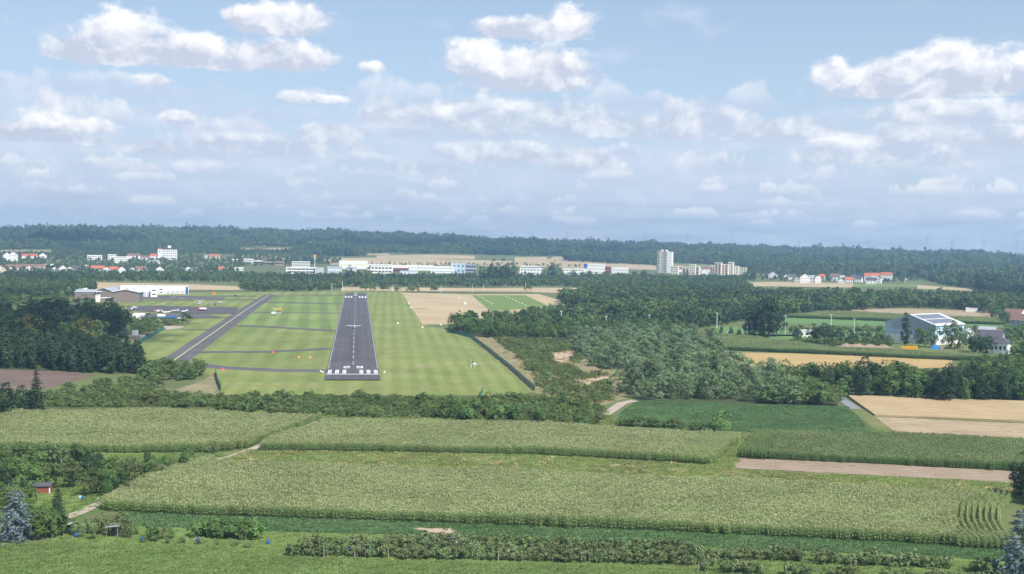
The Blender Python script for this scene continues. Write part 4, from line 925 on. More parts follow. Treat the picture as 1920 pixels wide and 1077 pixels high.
def hill_forest():
    ux = np.array([-300, 100, 240, 440, 560, 600, 680, 720, 800, 900, 965, 1055, 1060, 1200, 1230, 1262, 1400, 1420, 1500, 1720, 1760, 1830, 1900, 1960, 2300])
    vy = np.array([467, 467, 470, 464, 464, 482, 481, 475, 476, 477.5, 480, 480, 490, 497, 499, 493, 502, 512, 515, 521, 533, 544, 553, 558, 560])
    P0 = G(ux, vy); lowd = np.hypot(P0[:, 0], P0[:, 1]); lowu = CX + FPX * P0[:, 0] / P0[:, 1]
    sets = []
    av = [wpoly(p) for p in ([(440, 466), (548, 465), (548, 471.5), (440, 473)], [(700, 479), (895, 478), (895, 488), (700, 487)], [(685, 476), (732, 475), (732, 480), (685, 480)])]
    for d0, d1, sp in ((1800, 2600, 11.5), (2600, 3600, 13.5), (3600, 4500, 16), (4500, 5450, 18)):
        w = math.radians(27); g = np.arange(-d1 * math.sin(w), d1 * math.sin(w), sp); h = np.arange(d0 * math.cos(w), d1, sp * .87)
        X, Y = np.meshgrid(g, h); X = X + rng.uniform(-.45, .45, X.shape) * sp; Y = Y + rng.uniform(-.45, .45, X.shape) * sp
        X, Y = X.ravel(), Y.ravel(); D = np.hypot(X, Y); u = CX + FPX * X / Y
        k = (D > d0) & (D <= d1) & (np.abs(np.arctan2(X, Y)) < w) & (D > np.interp(u, lowu, lowd))
        Q = np.column_stack([X[k], Y[k]])
        for a in av: Q = Q[~in_poly(Q, a)]
        big = 1.0 + .45 * (np.sin(Q[:, 0] / 61 + 1.7 * np.sin(Q[:, 1] / 83)) * np.sin(Q[:, 1] / 97 + Q[:, 0] / 140) > .25)
        sets.append((np.column_stack([Q, terrain(Q[:, 0], Q[:, 1])]), rng.uniform(10, 19, len(Q)) * big * np.where(rng.random(len(Q)) < .04, 1.35, 1) * (sp / 14) ** .35))
    mass('hill_forest', 'wooded hills along the horizon', sets, ['hilldark', 'hill', 'hill', 'hilllight', 'hilldark'], 'forest')
hill_forest()

# ================================================================== haze
def build_haze():
    b = MB(); b.box((0, 0, 80), (15300, 15300, 240))
    m = bpy.data.materials.new('haze_air'); m.use_nodes = True; T = NT(m.node_tree); T.n.clear()
    out = T.new('ShaderNodeOutputMaterial'); v = T.new('ShaderNodeVolumePrincipled')
    v.inputs['Color'].default_value = (0.42, 0.70, 1.0, 1); v.inputs['Density'].default_value = HAZE; v.inputs['Anisotropy'].default_value = 0.1
    T.l.new(v.outputs[0], out.inputs['Volume'])
    tag(b.build('haze', m), 'thin bluish summer haze over the whole plain', 'haze', kind='stuff')
HAZE = 1.25e-4; SHADE = True
build_haze()
def cloud(gx, gy, rx, ry, alt, seed):
    """cumulus overhead (above the picture) whose shadow falls round ground point gx, gy"""
    k = (alt + 40) / math.tan(SUN_EL); c = Vector((gx + math.sin(SUN_AZ) * k, gy + math.cos(SUN_AZ) * k, alt)); r = random.Random(seed); bm = bmesh.new()
    for i in range(16):
        a, q = r.uniform(0, 6.28), math.sqrt(r.random()) * .78; s_ = r.uniform(.22, .42) * (1.15 - q * .5)
        M = Matrix.Translation((math.cos(a) * q * rx, math.sin(a) * q * ry, 0)) @ Matrix.Diagonal((rx * s_, ry * s_, min(rx, ry) * s_ * .8, 1))
        bmesh.ops.create_icosphere(bm, subdivisions=3, radius=1, matrix=M)
    for v in bm.verts:
        w = 1 + .12 * math.sin(v.co.x / 17 + seed) * math.sin(v.co.y / 13) ; v.co.x *= w; v.co.y *= w
        if v.co.z < 0: v.co.z *= .25
    me = bpy.data.meshes.new('cloud'); bm.to_mesh(me); bm.free(); me.materials.append(MATS['cloud_white']); o = link('cloud', me, None, c); tag(o, kind='structure')
cw = plain('cloud_white', (0.85, 0.85, 0.86), 1.0, 0.03, 0.01, 0.0, 0.0); T_ = NT(cw.node_tree)      # thin cumulus lets part of the sun through
tr_ = T_.new('ShaderNodeBsdfTransparent'); mx_ = T_.new('ShaderNodeMixShader'); mx_.inputs[0].default_value = .3; T_.l.new(tr_.outputs[0], mx_.inputs[1]); T_.l.new(T_.n['Principled BSDF'].outputs[0], mx_.inputs[2]); T_.l.new(mx_.outputs[0], T_.n['Material Output'].inputs[0])
if SHADE:
    q = g1(40, 665); cloud(q.x - 95, q.y + 120, 140, 105, 900, 3)
    q = g1(850, 468); cloud(q.x, q.y + 250, 620, 420, 1300, 5)
    q = g1(60, 470); cloud(q.x - 300, q.y + 500, 520, 380, 1300, 8)  # extra unseen cloud, added for the shade it casts on the left hill

# ================================================================== buildings
GLASS = plain('window_glass', (0.05, 0.06, 0.075), 0.12, 0.2, 0.3, 0.0, 0.8)
W_WHITE = plain('white_render', (0.86, 0.85, 0.82), 0.8, 0.05, 0.2); W_CREAM = plain('cream_render', (0.80, 0.75, 0.62), 0.8, 0.06, 0.2)
W_GREY = plain('grey_panel', (0.38, 0.40, 0.43), 0.6, 0.08, 0.2); W_BLUE = plain('light_blue_sheet', (0.46, 0.62, 0.74), 0.5, 0.05, 0.2)
W_BROWN = plain('brown_boards', (0.23, 0.185, 0.165), 0.85, 0.16, 0.5); W_RED = plain('red_panel', (0.30, 0.065, 0.055), 0.7, 0.1, 0.4)
R_RED = plain('red_tiles', (0.46, 0.13, 0.075), 0.8, 0.15, 0.6); R_BROWN = plain('brown_tiles', (0.21, 0.125, 0.10), 0.8, 0.2, 0.6)
R_DARK = plain('dark_tiles', (0.085, 0.083, 0.098), 0.7, 0.15, 0.6); R_GREY = plain('grey_sheet_roof', (0.36, 0.38, 0.41), 0.5, 0.1, 0.2); R_WHITE = plain('white_sheet_roof', (0.66, 0.68, 0.70), 0.45, 0.06, 0.2)
STEEL = plain('galvanised_steel', (0.42, 0.44, 0.46), 0.45, 0.1, 1.0, 0.4); PAINTW = plain('white_paint', (0.8, 0.8, 0.8), 0.35, 0.04, 1.0)
DARKM = plain('dark_metal', (0.05, 0.055, 0.065), 0.5, 0.15, 1.0); RUBBER = plain('rubber', (0.03, 0.03, 0.03), 0.9, 0.1, 1.0)
C_BLUE = plain('blue_plastic', (0.03, 0.11, 0.42), 0.5, 0.08, 1.0); C_YEL = plain('yellow_paint', (0.80, 0.47, 0.02), 0.45, 0.06, 0.8); C_RED = plain('red_paint', (0.62, 0.06, 0.04), 0.45, 0.06, 0.8)
C_ORA = plain('orange_paint', (0.75, 0.24, 0.04), 0.5, 0.06, 0.8); C_GRN = plain('teal_green', (0.02, 0.16, 0.13), 0.6, 0.1, 0.8); C_WOOD = plain('grey_wood', (0.33, 0.29, 0.24), 0.9, 0.2, 2.0)
def house(name, label, p, rz, w, d, h, wall, roof='flat', rmat=None, rh=None, ridge='x', win=None, side=None, cat='house', group=None, ov=0.35, chimney=False, wm=None):
    """walls, roof, single windows; front faces local -Y. win = (rows, cols, w, h) in metres"""
    o = empty(name, p, rz); rh = rh if rh is not None else (0.5 if roof == 'flat' else (d if ridge == 'x' else w) * .36)
    b = MB(); zb = -1.0
    if roof == 'gable' and ridge == 'x': b.prism([(-d / 2, zb), (d / 2, zb), (d / 2, h), (0, h + rh), (-d / 2, h)], 'x', -w / 2, w / 2)
    elif roof == 'gable': b.prism([(-w / 2, zb), (w / 2, zb), (w / 2, h), (0, h + rh), (-w / 2, h)], 'y', -d / 2, d / 2)
    else: b.box((0, 0, (h + zb) / 2), (w, d, h - zb))
    b.build('wall', wall, o)
    r = MB(); t = .22
    if roof == 'gable':
        L, S = (w, d) if ridge == 'x' else (d, w); sl = rh / (S / 2); e = S / 2 + ov; ze = h - sl * ov; ax = ridge
        for sg in (1, -1): r.prism([(sg * e, ze + .02), (sg * e, ze + t), (0, h + rh + t), (0, h + rh + .02)], ax, -L / 2 - ov, L / 2 + ov)
    elif roof == 'hip':
        a, c = w / 2 + ov, d / 2 + ov; k = max(0.3, (w - d) / 2) if w > d else 0.3
        r.add([(-a, -c, h), (a, -c, h), (a, c, h), (-a, c, h), (-k, 0, h + rh), (k, 0, h + rh)], [(0, 1, 5, 4), (2, 3, 4, 5), (1, 2, 5), (3, 0, 4), (3, 2, 1, 0)])
    else:
        r.box((0, 0, h + .12), (w - .3, d - .3, .24))
        for x, y, sx, sy in ((0, -d / 2, w + .1, .25), (0, d / 2, w + .1, .25), (-w / 2, 0, .25, d - .26), (w / 2, 0, .25, d - .26)): r.box((x, y, h + rh / 2), (sx, sy, rh))
    ro = r.build('roof', rmat or W_WHITE, o)
    if chimney: MB().box((w * .2, d * .08, h + rh * .9 + .3), (.7, .7, 1.6)).build('chimney', R_BROWN, ro)
    def panes(spec, face):
        rows, cols, pw, ph = spec; span = w if face == 'f' else d
        for i in range(rows):
            for j in range(cols):
                x = (j + .5) / cols * span * .94 - span * .47; z = h * (i + .55) / rows
                q = MB()
                if face == 'f': q.box((x, -d / 2 - .02, z), (pw, .12, ph))
                else: q.box((w / 2 + .02, x, z), (.12, pw, ph))
                q.build('window', wm or GLASS, o)
    if win: panes(win, 'f')
    if side: panes(side, 's')
    return tag(o, label, cat, group)
def site(l, r, base, top, turn=0.0):
    """foot point, facing angle, width and height of something seen between photo columns l..r"""
    p = g1((l + r) / 2, base); s = mpp(p); return p, -math.atan2(p.x, p.y) + R(turn), (r - l) * s, (base - top) * s
def bld(l, r, base, top, label, d=14, wall=W_WHITE, roof='flat', rmat=None, turn=0.0, cat='building', name='building', **k):
    p, rz, w, h = site(l, r, base, top, turn); back = Vector((p.x, p.y, 0)).normalized() * (d / 2)
    return house(name, label, p + back, rz, w, d, h, wall, roof, rmat, cat=cat, **k)

def hall_by_sports():
    """blue-sided hall with solar roof: gable turned a little to the left"""
    p, rz, _, _ = site(1655, 1739, 643, 604, -32); c = p + Vector((math.sin(-rz) * 16 + 4, math.cos(rz) * 16, 0)); S = mpp(c)
    w, d, h, rh = 38.0, 36.0, 13.0, 6.0; o = empty('sports_hall', c, rz); tag(o, 'large light blue hall with white base and solar panels on its roof', 'hall')
    def gab(z0, z1, y0, y1): return [(-w / 2, z0), (w / 2, z0), (w / 2, min(z1, h))] + ([(0, z1), (-w / 2, h)] if z1 > h else [(-w / 2, z1)])
    MB().prism(gab(-1, 5.4, 0, 0), 'y', -d / 2 - .06, d / 2 + .06).build('base_wall', W_WHITE, o)
    MB().prism(gab(5.41, h + rh, 0, 0), 'y', -d / 2, d / 2).build('upper_wall', W_BLUE, o)
    MB().prism([(-w * .36, 9.2), (w * .40, 9.2), (w * .40, h + .2), (0, h + rh - .9), (-w * .36, h + .2)], 'y', -d / 2 - .1, -d / 2 + .05).build('translucent_panel', plain('grey_glazing', (0.42, 0.45, 0.50), 0.35), o)
    for x in (-w * .30, -w * .06, w * .18, w * .24, w * .40): MB().box((x, -d / 2 - .16, 8.0), (.22, .12, 10)).build('wall_rib', W_GREY, o)
    ro = MB()
    for sg in (1, -1): ro.prism([(sg * (w / 2 + .7), h - .25), (sg * (w / 2 + .7), h + .2), (0, h + rh + .45), (0, h + rh)], 'y', -d / 2 - .6, d / 2 + .6)
    roof = ro.build('roof', R_WHITE, o); sol = plain('solar_panel', (0.17, 0.18, 0.22), 0.35, 0.1, 0.3)
    sl = rh / (w / 2)
    for iy in range(10):
        for ix in range(4):
            x0 = 1.6 + ix * 3.65 + (.9 if ix > 1 else 0); x1 = x0 + 3.5; y0 = -d / 2 + 1.6 + iy * 3.1; z = lambda x: h + rh + .47 - sl * x
            MB().add([(x0, y0, z(x0)), (x1, y0, z(x1)), (x1, y0 + 2.95, z(x1)), (x0, y0 + 2.95, z(x0)), (x0, y0, z(x0) + .06), (x1, y0, z(x1) + .06), (x1, y0 + 2.95, z(x1) + .06), (x0, y0 + 2.95, z(x0) + .06)],
                     [(3, 2, 1, 0), (4, 5, 6, 7), (0, 1, 5, 4), (1, 2, 6, 5), (2, 3, 7, 6), (3, 0, 4, 7)]).build('solar_panel', sol, roof)
    for k in range(4): MB().box((-w * .38 + k * 8.0, -d / 2 - .1, 2.2), (3.0, .12, 3.6)).build('gate', R_WHITE, o)
    MB().box((w * .03, -d / 2 - .2, 7.4), (1.2, .1, 2.0)).build('sign', C_BLUE, o)
hall_by_sports()

# --- houses at the right edge
bld(1862, 1893, 664, 645, 'white house with low dark hipped roof beside the round trees', 12, W_WHITE, 'hip', R_DARK, -18, 'house', 'house', rh=3.2, win=(1, 4, 1.3, 2.2), ov=.7)
bld(1836, 1878, 648, 634, 'long house with slate grey roof behind the white house', 13, W_GREY, 'gable', R_DARK, -8, 'house', 'house', rh=4.5, chimney=True)
bld(1838, 1866, 630, 622, 'flat shed with pale grey sheet roof beside the hall', 12, W_GREY, 'gable', R_GREY, -12, 'shed', 'shed', rh=3.0)
bld(1862, 1880, 634, 628, 'small building with bright orange tiled roof', 8, W_WHITE, 'gable', R_RED, -5, 'house', 'house', rh=3.0)
bld(1812, 1822, 640, 622, 'narrow white house half hidden behind trees next to the hall', 9, W_WHITE, 'gable', R_WHITE, 10, 'house', 'house', ridge='y', win=(2, 2, 1.2, 1.4))
bld(1886, 1918, 605, 592, 'brown-roofed barn house at the head of the village lane', 16, W_CREAM, 'gable', R_BROWN, -25, 'house', 'house', rh=5)
bld(1900, 1935, 620, 603, 'grey gabled house beside the village lane', 13, W_GREY, 'gable', R_BROWN, -30, 'house', 'house', rh=5, win=(2, 3, 1.2, 1.3))
bld(1812, 1832, 585, 579, 'flat white garden hut beyond the far cornfield', 6, W_WHITE, 'flat', W_WHITE, 0, 'hut', 'hut')
bld(1497, 1524, 632, 622, 'club pavilion with white overhanging flat roof on the sports ground', 9, W_WHITE, 'flat', R_WHITE, 8, 'pavilion', 'pavilion', win=(1, 3, 1.4, 1.6), rh=.7)
bld(1366, 1374, 632, 624, 'small white hut under trees by the sports ground', 4, W_WHITE, 'gable', R_WHITE, 30, 'hut', 'hut', ridge='y')

# --- hangars and airfield buildings
bld(216, 263, 568, 549.5, 'brown boarded hangar with pale low-pitched roof on the airfield', 26, W_BROWN, 'gable', R_WHITE, -9, 'hangar', 'hangar', ridge='y', rh=2.6, ov=.9, side=(1, 4, 4.5, 6.0), wm=plain('hangar_door', (0.16, 0.17, 0.2), 0.6))
bld(186, 222, 560, 549, 'second brown hangar with pale grey roof behind the first one', 40, W_BROWN, 'gable', R_GREY, -14, 'hangar', 'hangar', ridge='y', rh=4.0, ov=.9)
bld(146, 184, 560, 549, 'low brown hangar annex under a pale flat roof', 24, W_BROWN, 'gable', R_GREY, -10, 'hangar', 'hangar', rh=2.2)
bld(130, 162, 552, 545, 'pale grey hangar roof showing above the dark wood', 20, W_GREY, 'gable', R_WHITE, -8, 'hangar', 'hangar', rh=2.0)
bld(190, 224, 566, 560, 'low lean-to with white sheet roof before the brown hangars', 9, W_BROWN, 'flat', R_WHITE, -9, 'shed', 'shed')
def control_tower():
    p, rz, w, h = site(178, 189, 566, 546); o = empty('control_tower', p, rz); tag(o, 'small white control tower with dark glazed cabin between the hangars', 'control tower')
    MB().box((0, 0, 2.9), (4.2, 4.2, 7.4)).build('shaft', W_WHITE, o)
    ring = lambda r, z: [(math.cos(i * math.pi / 4 + .39) * r, math.sin(i * math.pi / 4 + .39) * r, z) for i in range(8)]
    MB().loft([ring(2.8, 6.6), ring(3.1, 7.3)]).build('cabin_floor', W_WHITE, o); g = MB().loft([ring(2.9, 7.31), ring(3.5, 9.4)]).build('cabin_glass', GLASS, o)
    for i in range(8):
        a = i * math.pi / 4 + .39; MB().tube((math.cos(a) * 2.95, math.sin(a) * 2.95, 7.3), (math.cos(a) * 3.55, math.sin(a) * 3.55, 9.4), .13).build('mullion', W_WHITE, g)
    MB().loft([ring(3.9, 9.42), ring(3.7, 9.9)]).build('cabin_roof', R_WHITE, o); MB().tube((0, 0, 9.9), (0, 0, 13), .09).build('antenna', STEEL, o)
control_tower()
def white_hall(l, r, base, top, label, blue):
    p, rz, w, h = site(l, r, base, top, 2); d = 22; c = p + Vector((p.x, p.y, 0)).normalized() * (d / 2)
    o = house('aviation_hall', label, c, rz, w, d, h, W_WHITE, 'flat', R_WHITE, cat='hall', rh=.6)
    for k in range(7): MB().box((-w * .44 + k * w * .145, -d / 2 - .03, h * .27), (w * .128, .1, h * .52)).build('hangar_door', plain('door_leaf', (0.52, 0.53, 0.55), 0.5), o)
    ofc = MB().box((w * .5 - 3.4, -d / 2 - 2.2, h * .40), (6.6, 4.4, h * .86)).build('office_block', W_WHITE, o) if not blue else MB().box((-w * .5 + 3.5, -d / 2 - 1.2, h * .5), (7, 2.4, h * .98)).build('office_block', W_WHITE, o)
    ox = (w * .5 - 3.4, -d / 2 - 4.42) if not blue else (-w * .5 + 3.5, -d / 2 - 2.42)
    for z in (.28, .68): MB().box((ox[0], ox[1], h * z), (3.6, .1, 1.2)).build('window', GLASS, ofc)
    if blue: MB().box((w * .5 - 1.9, -d / 2 - .1, h * .5), (2.6, .3, h)).build('blue_stripe', C_BLUE, o)
    else:
        sg = MB().box((-w * .32, -d / 2 - .12, h * .80), (1.6, .1, 1.2)).build('sign', DARKM, o)
        for k in range(7): MB().box((-w * .32 + 2.0 + k * .95, -d / 2 - .12, h * .80), (.62, .1, .95 if k % 3 else 1.2)).build('letter', DARKM, sg)
white_hall(228, 291, 557, 539, 'long white aviation hall with dark lettering behind the brown hangar', False)
white_hall(297, 351, 552, 539, 'plain white aviation hall with blue stripe at its end', True)
bld(206, 232, 553, 541, 'slate grey flat building joined to the white aviation hall', 18, plain('slate_panel', (0.20, 0.23, 0.30), 0.6), 'flat', R_GREY, 2, 'building', 'building')
def shelter(l, r, base, top, label):
    p, rz, w, h = site(l, r, base, top); o = empty('shelter', p, rz); tag(o, label, 'shelter')
    MB().box((0, 0, h / 2), (w, 2.4, h)).build('wall', C_ORA, o); MB().prism([(-1.5, h), (1.5, h), (0, h + .8)], 'x', -w / 2 - .2, w / 2 + .2).build('roof', R_RED, o)
    for x in (-.28, .28): MB().box((x * w, -1.22, h * .45), (w * .18, .08, h * .7)).build('door', C_YEL, o)
shelter(398.5, 403.5, 552.5, 549, 'small orange shelter at the edge of the airfield')

# --- far trade estate
def office(l, r, base, top, label, rows, cols, wall=W_WHITE, d=18, turn=0, glass=None, pw=.9, ph=.45, extra=None):
    p, rz, w, h = site(l, r, base, top, turn); c = p + Vector((p.x, p.y, 0)).normalized() * (d / 2)
    return house('office_building', label, c, rz, w, d, h, wall, 'flat', wall, cat='building', rh=.8, win=(rows, cols, w / cols * pw, h / rows * ph), wm=glass)
office(537, 591, 518, 503, 'white office block with dark ribbon windows on the trade estate', 3, 6)
office(591, 607, 519, 503.5, 'pale stair block joined to the ribbon-window office', 1, 5, plain('pale_panel', (0.55, 0.57, 0.60), .6), 16, 0, W_GREY, .2, .8)
office(548, 580, 504, 492, 'white office with stepped top behind the ribbon-window office', 3, 5, W_WHITE, 14); office(457, 475, 496, 487, 'white block with square windows beside the brown school', 2, 6, W_WHITE, 12, 0, None, .6, .5)
office(475, 492, 496, 490, 'lower white wing beside the square-window block', 1, 5, W_WHITE, 12); office(492, 532, 498, 491.5, 'long brown school building at the foot of the hill', 1, 9, plain('school_brick', (0.42, 0.29, 0.22)), 14)
office(440, 456, 508, 502.5, 'flat white shed among the village trees', 1, 3, W_WHITE, 10, 0, W_GREY); office(614, 641, 513, 501, 'grey-blue warehouse with light panels on the trade estate', 1, 7, plain('greyblue_sheet', (0.42, 0.47, 0.55)), 22, 0, W_WHITE, .5, .35)
office(650, 668, 513, 502, 'smaller grey-blue warehouse behind the treetops', 1, 5, plain('greyblue_sheet', (0.42, 0.47, 0.55)), 18, 0, W_WHITE, .5, .3); office(636, 689, 505, 491, 'large plain white warehouse at the foot of the tan field', 1, 4, W_WHITE, 30, 0, W_CREAM, .97, .25)
office(688, 736, 513, 500, 'white car showroom with dark fascia on the trade estate', 2, 7, W_WHITE, 18, 0, None, .7, .42); office(690, 734, 503, 497, 'white upper hall behind the dark-fascia showroom', 1, 6, W_WHITE, 16)
office(735, 765, 508, 499, 'white hall with long plain front between the showrooms', 1, 3, W_WHITE, 16, 0, W_CREAM, .5, .3); office(737, 766, 511, 504, 'dark red workshop hidden among trees on the trade estate', 1, 4, W_RED, 12)
office(762, 812, 508, 499, 'long white factory wing in the middle of the trade estate', 1, 8, W_WHITE, 20, 0, W_GREY, .6, .2); office(750, 784, 514.5, 509, 'low pale blue pavilion before the factory wing', 1, 4, plain('pale_blue', (0.50, 0.58, 0.70)), 10, 0, W_WHITE, .5, .6)
office(808, 852, 513, 501, 'white factory with small red roof vents on the trade estate', 2, 8, W_WHITE, 20, 0, W_GREY, .7, .25)
office(847, 872, 513, 495, 'light blue glass-fronted office on the trade estate', 2, 3, plain('light_panel', (0.52, 0.60, 0.70)), 18, 0, plain('blue_glass', (0.10, 0.26, 0.38), 0.15), .5, .45); office(872, 893, 511, 497, 'pale office wing with flat roof beside the blue glass office', 2, 4, W_GREY, 16)
for k, x in enumerate((815, 821, 826, 831, 837)):
    p = g1(x, 505); p.z = 11.2; o = tag(MB().tube((0, 0, 0), (0, 0, 7.5), 1.0, .9, 8).build('roof_vent', [R_RED, PAINTW][k % 2] if k else R_RED), 'red and white vent pipe on the factory roof', 'vent', 'vent pipes on the factory roof'); o.location = p; tag(MB() and o, None)
office(974, 1019, 516, 504, 'white school-like building between big dark trees', 2, 7, W_WHITE, 14, 0, None, .6, .3); office(1054, 1096, 516, 505, 'white flat-roofed terrace left of the tall school block', 2, 7, W_WHITE, 14, 0, None, .6, .3)
office(976, 1012, 506, 500, 'white rear wing seen above the school-like building', 1, 5, W_WHITE, 12); o = office(1096, 1134, 514, 496.5, 'long white three-storey block with a blue entrance panel', 3, 10, W_WHITE, 16, 0, W_GREY, .8, .25)
MB().box((-19, -8.1, 16), (7, .3, 9)).build('blue_panel', C_BLUE, o)
office(1134, 1145, 514, 501, 'dark red brick stair block beside the long white block', 2, 2, W_RED, 14); office(1147, 1178, 513, 503, 'low white block right of the dark red stair block', 1, 6, W_WHITE, 14, 0, W_GREY, .5, .25)
def pylon_sign():
    p = g1(590, 512); s = mpp(p); o = empty('pylon_sign', p, -math.atan2(p.x, p.y)); tag(o, 'tall pole sign with square yellow box above the trade estate', 'sign')
    MB().tube((0, 0, -.5), (0, 0, 27), .7, .55, 8).build('pole', PAINTW, o); b = MB().box((0, 0, 30.5), (5.2, 2.0, 5.2)).build('yellow_box', C_YEL, o)
    for x in (-.9, .9):
        q = MB(); n = 8
        for i in range(n):
            a0, a1 = math.pi * i / n, math.pi * (i + 1) / n; q.tube((x + math.cos(a0) * .85, -1.1, 29.3 + math.sin(a0) * 2.6), (x + math.cos(a1) * .85, -1.1, 29.3 + math.sin(a1) * 2.6), .22)
        q.build('arch_mark', C_RED, b)
    MB().box((0, 0, 26.4), (2.6, 1.4, 2.0)).build('white_box', PAINTW, o); MB().box((1.0, 0, 10), (1.8, 1.0, 3)).build('small_box', C_YEL, o)
pylon_sign()

# --- tower block and flats
def tower_block():
    p, rz, w, h = site(1232, 1258, 512, 471, -12); o = empty('tower_block', p, rz); tag(o, 'tall slab tower block with balconies above the trees', 'tower block'); s = mpp(p)
    wl = 19 * s; wr = 8.5 * s; MB().box((-wr / 2, 8, h / 2), (wl, 14, h)).build('grey_slab', plain('balcony_grey', (0.66, 0.62, 0.55), .8, .1, .15), o)
    MB().box((wl / 2 + .02, 9, h * .48), (wr, 17, h * .955)).build('white_slab', W_WHITE, o)
    for i in range(14):
        z = h * (i + .55) / 14.3
        for j, x in enumerate((-.36, .30)):
            b = MB().box((-wr / 2 + x * wl, .55, z), (wl * .26, 1.1, 1.1)).build('balcony', W_CREAM, o); MB().box((-wr / 2 + x * wl, .96, z + 1.5), (wl * .24, .1, 1.6)).build('window', GLASS, b)
        MB().box((-wr / 2 - .02 * wl, .97, z + .6), (wl * .22, .1, 1.3)).build('window', plain('bay_glass', (0.22, 0.21, 0.2), .3), o)
    for x in (-.3, .1): MB().box((x * wl, 9, h + 1.2), (4, 4, 2.4)).build('lift_house', W_WHITE, o)
tower_block()
def flats(l, r, base, top, label, rows, red=False, cols=3):
    p, rz, w, h = site(l, r, base, top, -8); c = p + Vector((p.x, p.y, 0)).normalized() * 8
    o = house('apartment_block', label, c, rz, w, 15, h, W_CREAM, 'flat', W_CREAM, cat='flats', rh=.7)
    for i in range(rows):
        for j in range(cols):
            x = ((j + .5) / cols - .5) * w * .95; z = h * (i + .5) / rows; b = MB().box((x, -7.55, z), (w / cols * .55, .14, h / rows * .5)).build('window', GLASS, o)
            if red: MB().box((x, -7.9, z - h / rows * .22), (w / cols * .62, .8, h / rows * .3)).build('balcony_front', W_RED, b)
flats(1280, 1293, 518, 503, 'cream flats block with red balconies left of the stepped block', 4, True, 2); flats(1293, 1304, 519, 497, 'stepped cream flats block with a raised stair head', 5); flats(1304, 1312, 518, 501, 'narrow cream flats block with red balcony column', 4, True, 1)
flats(1332, 1341, 517, 500, 'cream flats block at the left end of the tall group', 5, True, 2); flats(1341, 1353, 519, 493.5, 'tallest cream flats block with red balconies in the group', 7, True, 2); flats(1353, 1366, 519, 497, 'broad cream flats block in the middle of the tall group', 6, True, 2)
flats(1366, 1375, 517, 493, 'cream flats block with rounded top right in the tall group', 6, False, 2); flats(1375, 1385, 517, 500.5, 'lower cream flats block right of the tall group', 5, False, 2); flats(1385, 1399, 516, 503, 'white end block of the stepped flats group', 4, False, 3); flats(1258, 1272, 516, 500, 'low white annex at the foot of the tower block', 4, False, 3)
bld(1264, 1285, 511, 505, 'row of houses with red-brown roof beside the tower block', 12, W_WHITE, 'gable', R_BROWN, 0, 'house', 'house', rh=5); bld(1310, 1334, 511, 505, 'row of red-brown roofed houses between the flats', 12, W_WHITE, 'gable', R_BROWN, 0, 'house', 'house', rh=5.5); bld(1268, 1282, 502, 498, 'pinkish house on the meadow slope behind the tower block', 9, W_CREAM, 'gable', R_BROWN, 0, 'house', 'house', rh=3)
bld(1314, 1326, 516, 509.5, 'white terraced house in front of the red-brown row', 9, W_WHITE, 'gable', R_GREY, 15, 'house', 'house', ridge='y'); bld(1318, 1342, 518, 511, 'white garage row below the flats', 8, W_WHITE, 'flat', W_WHITE, 0, 'garage', 'garage')

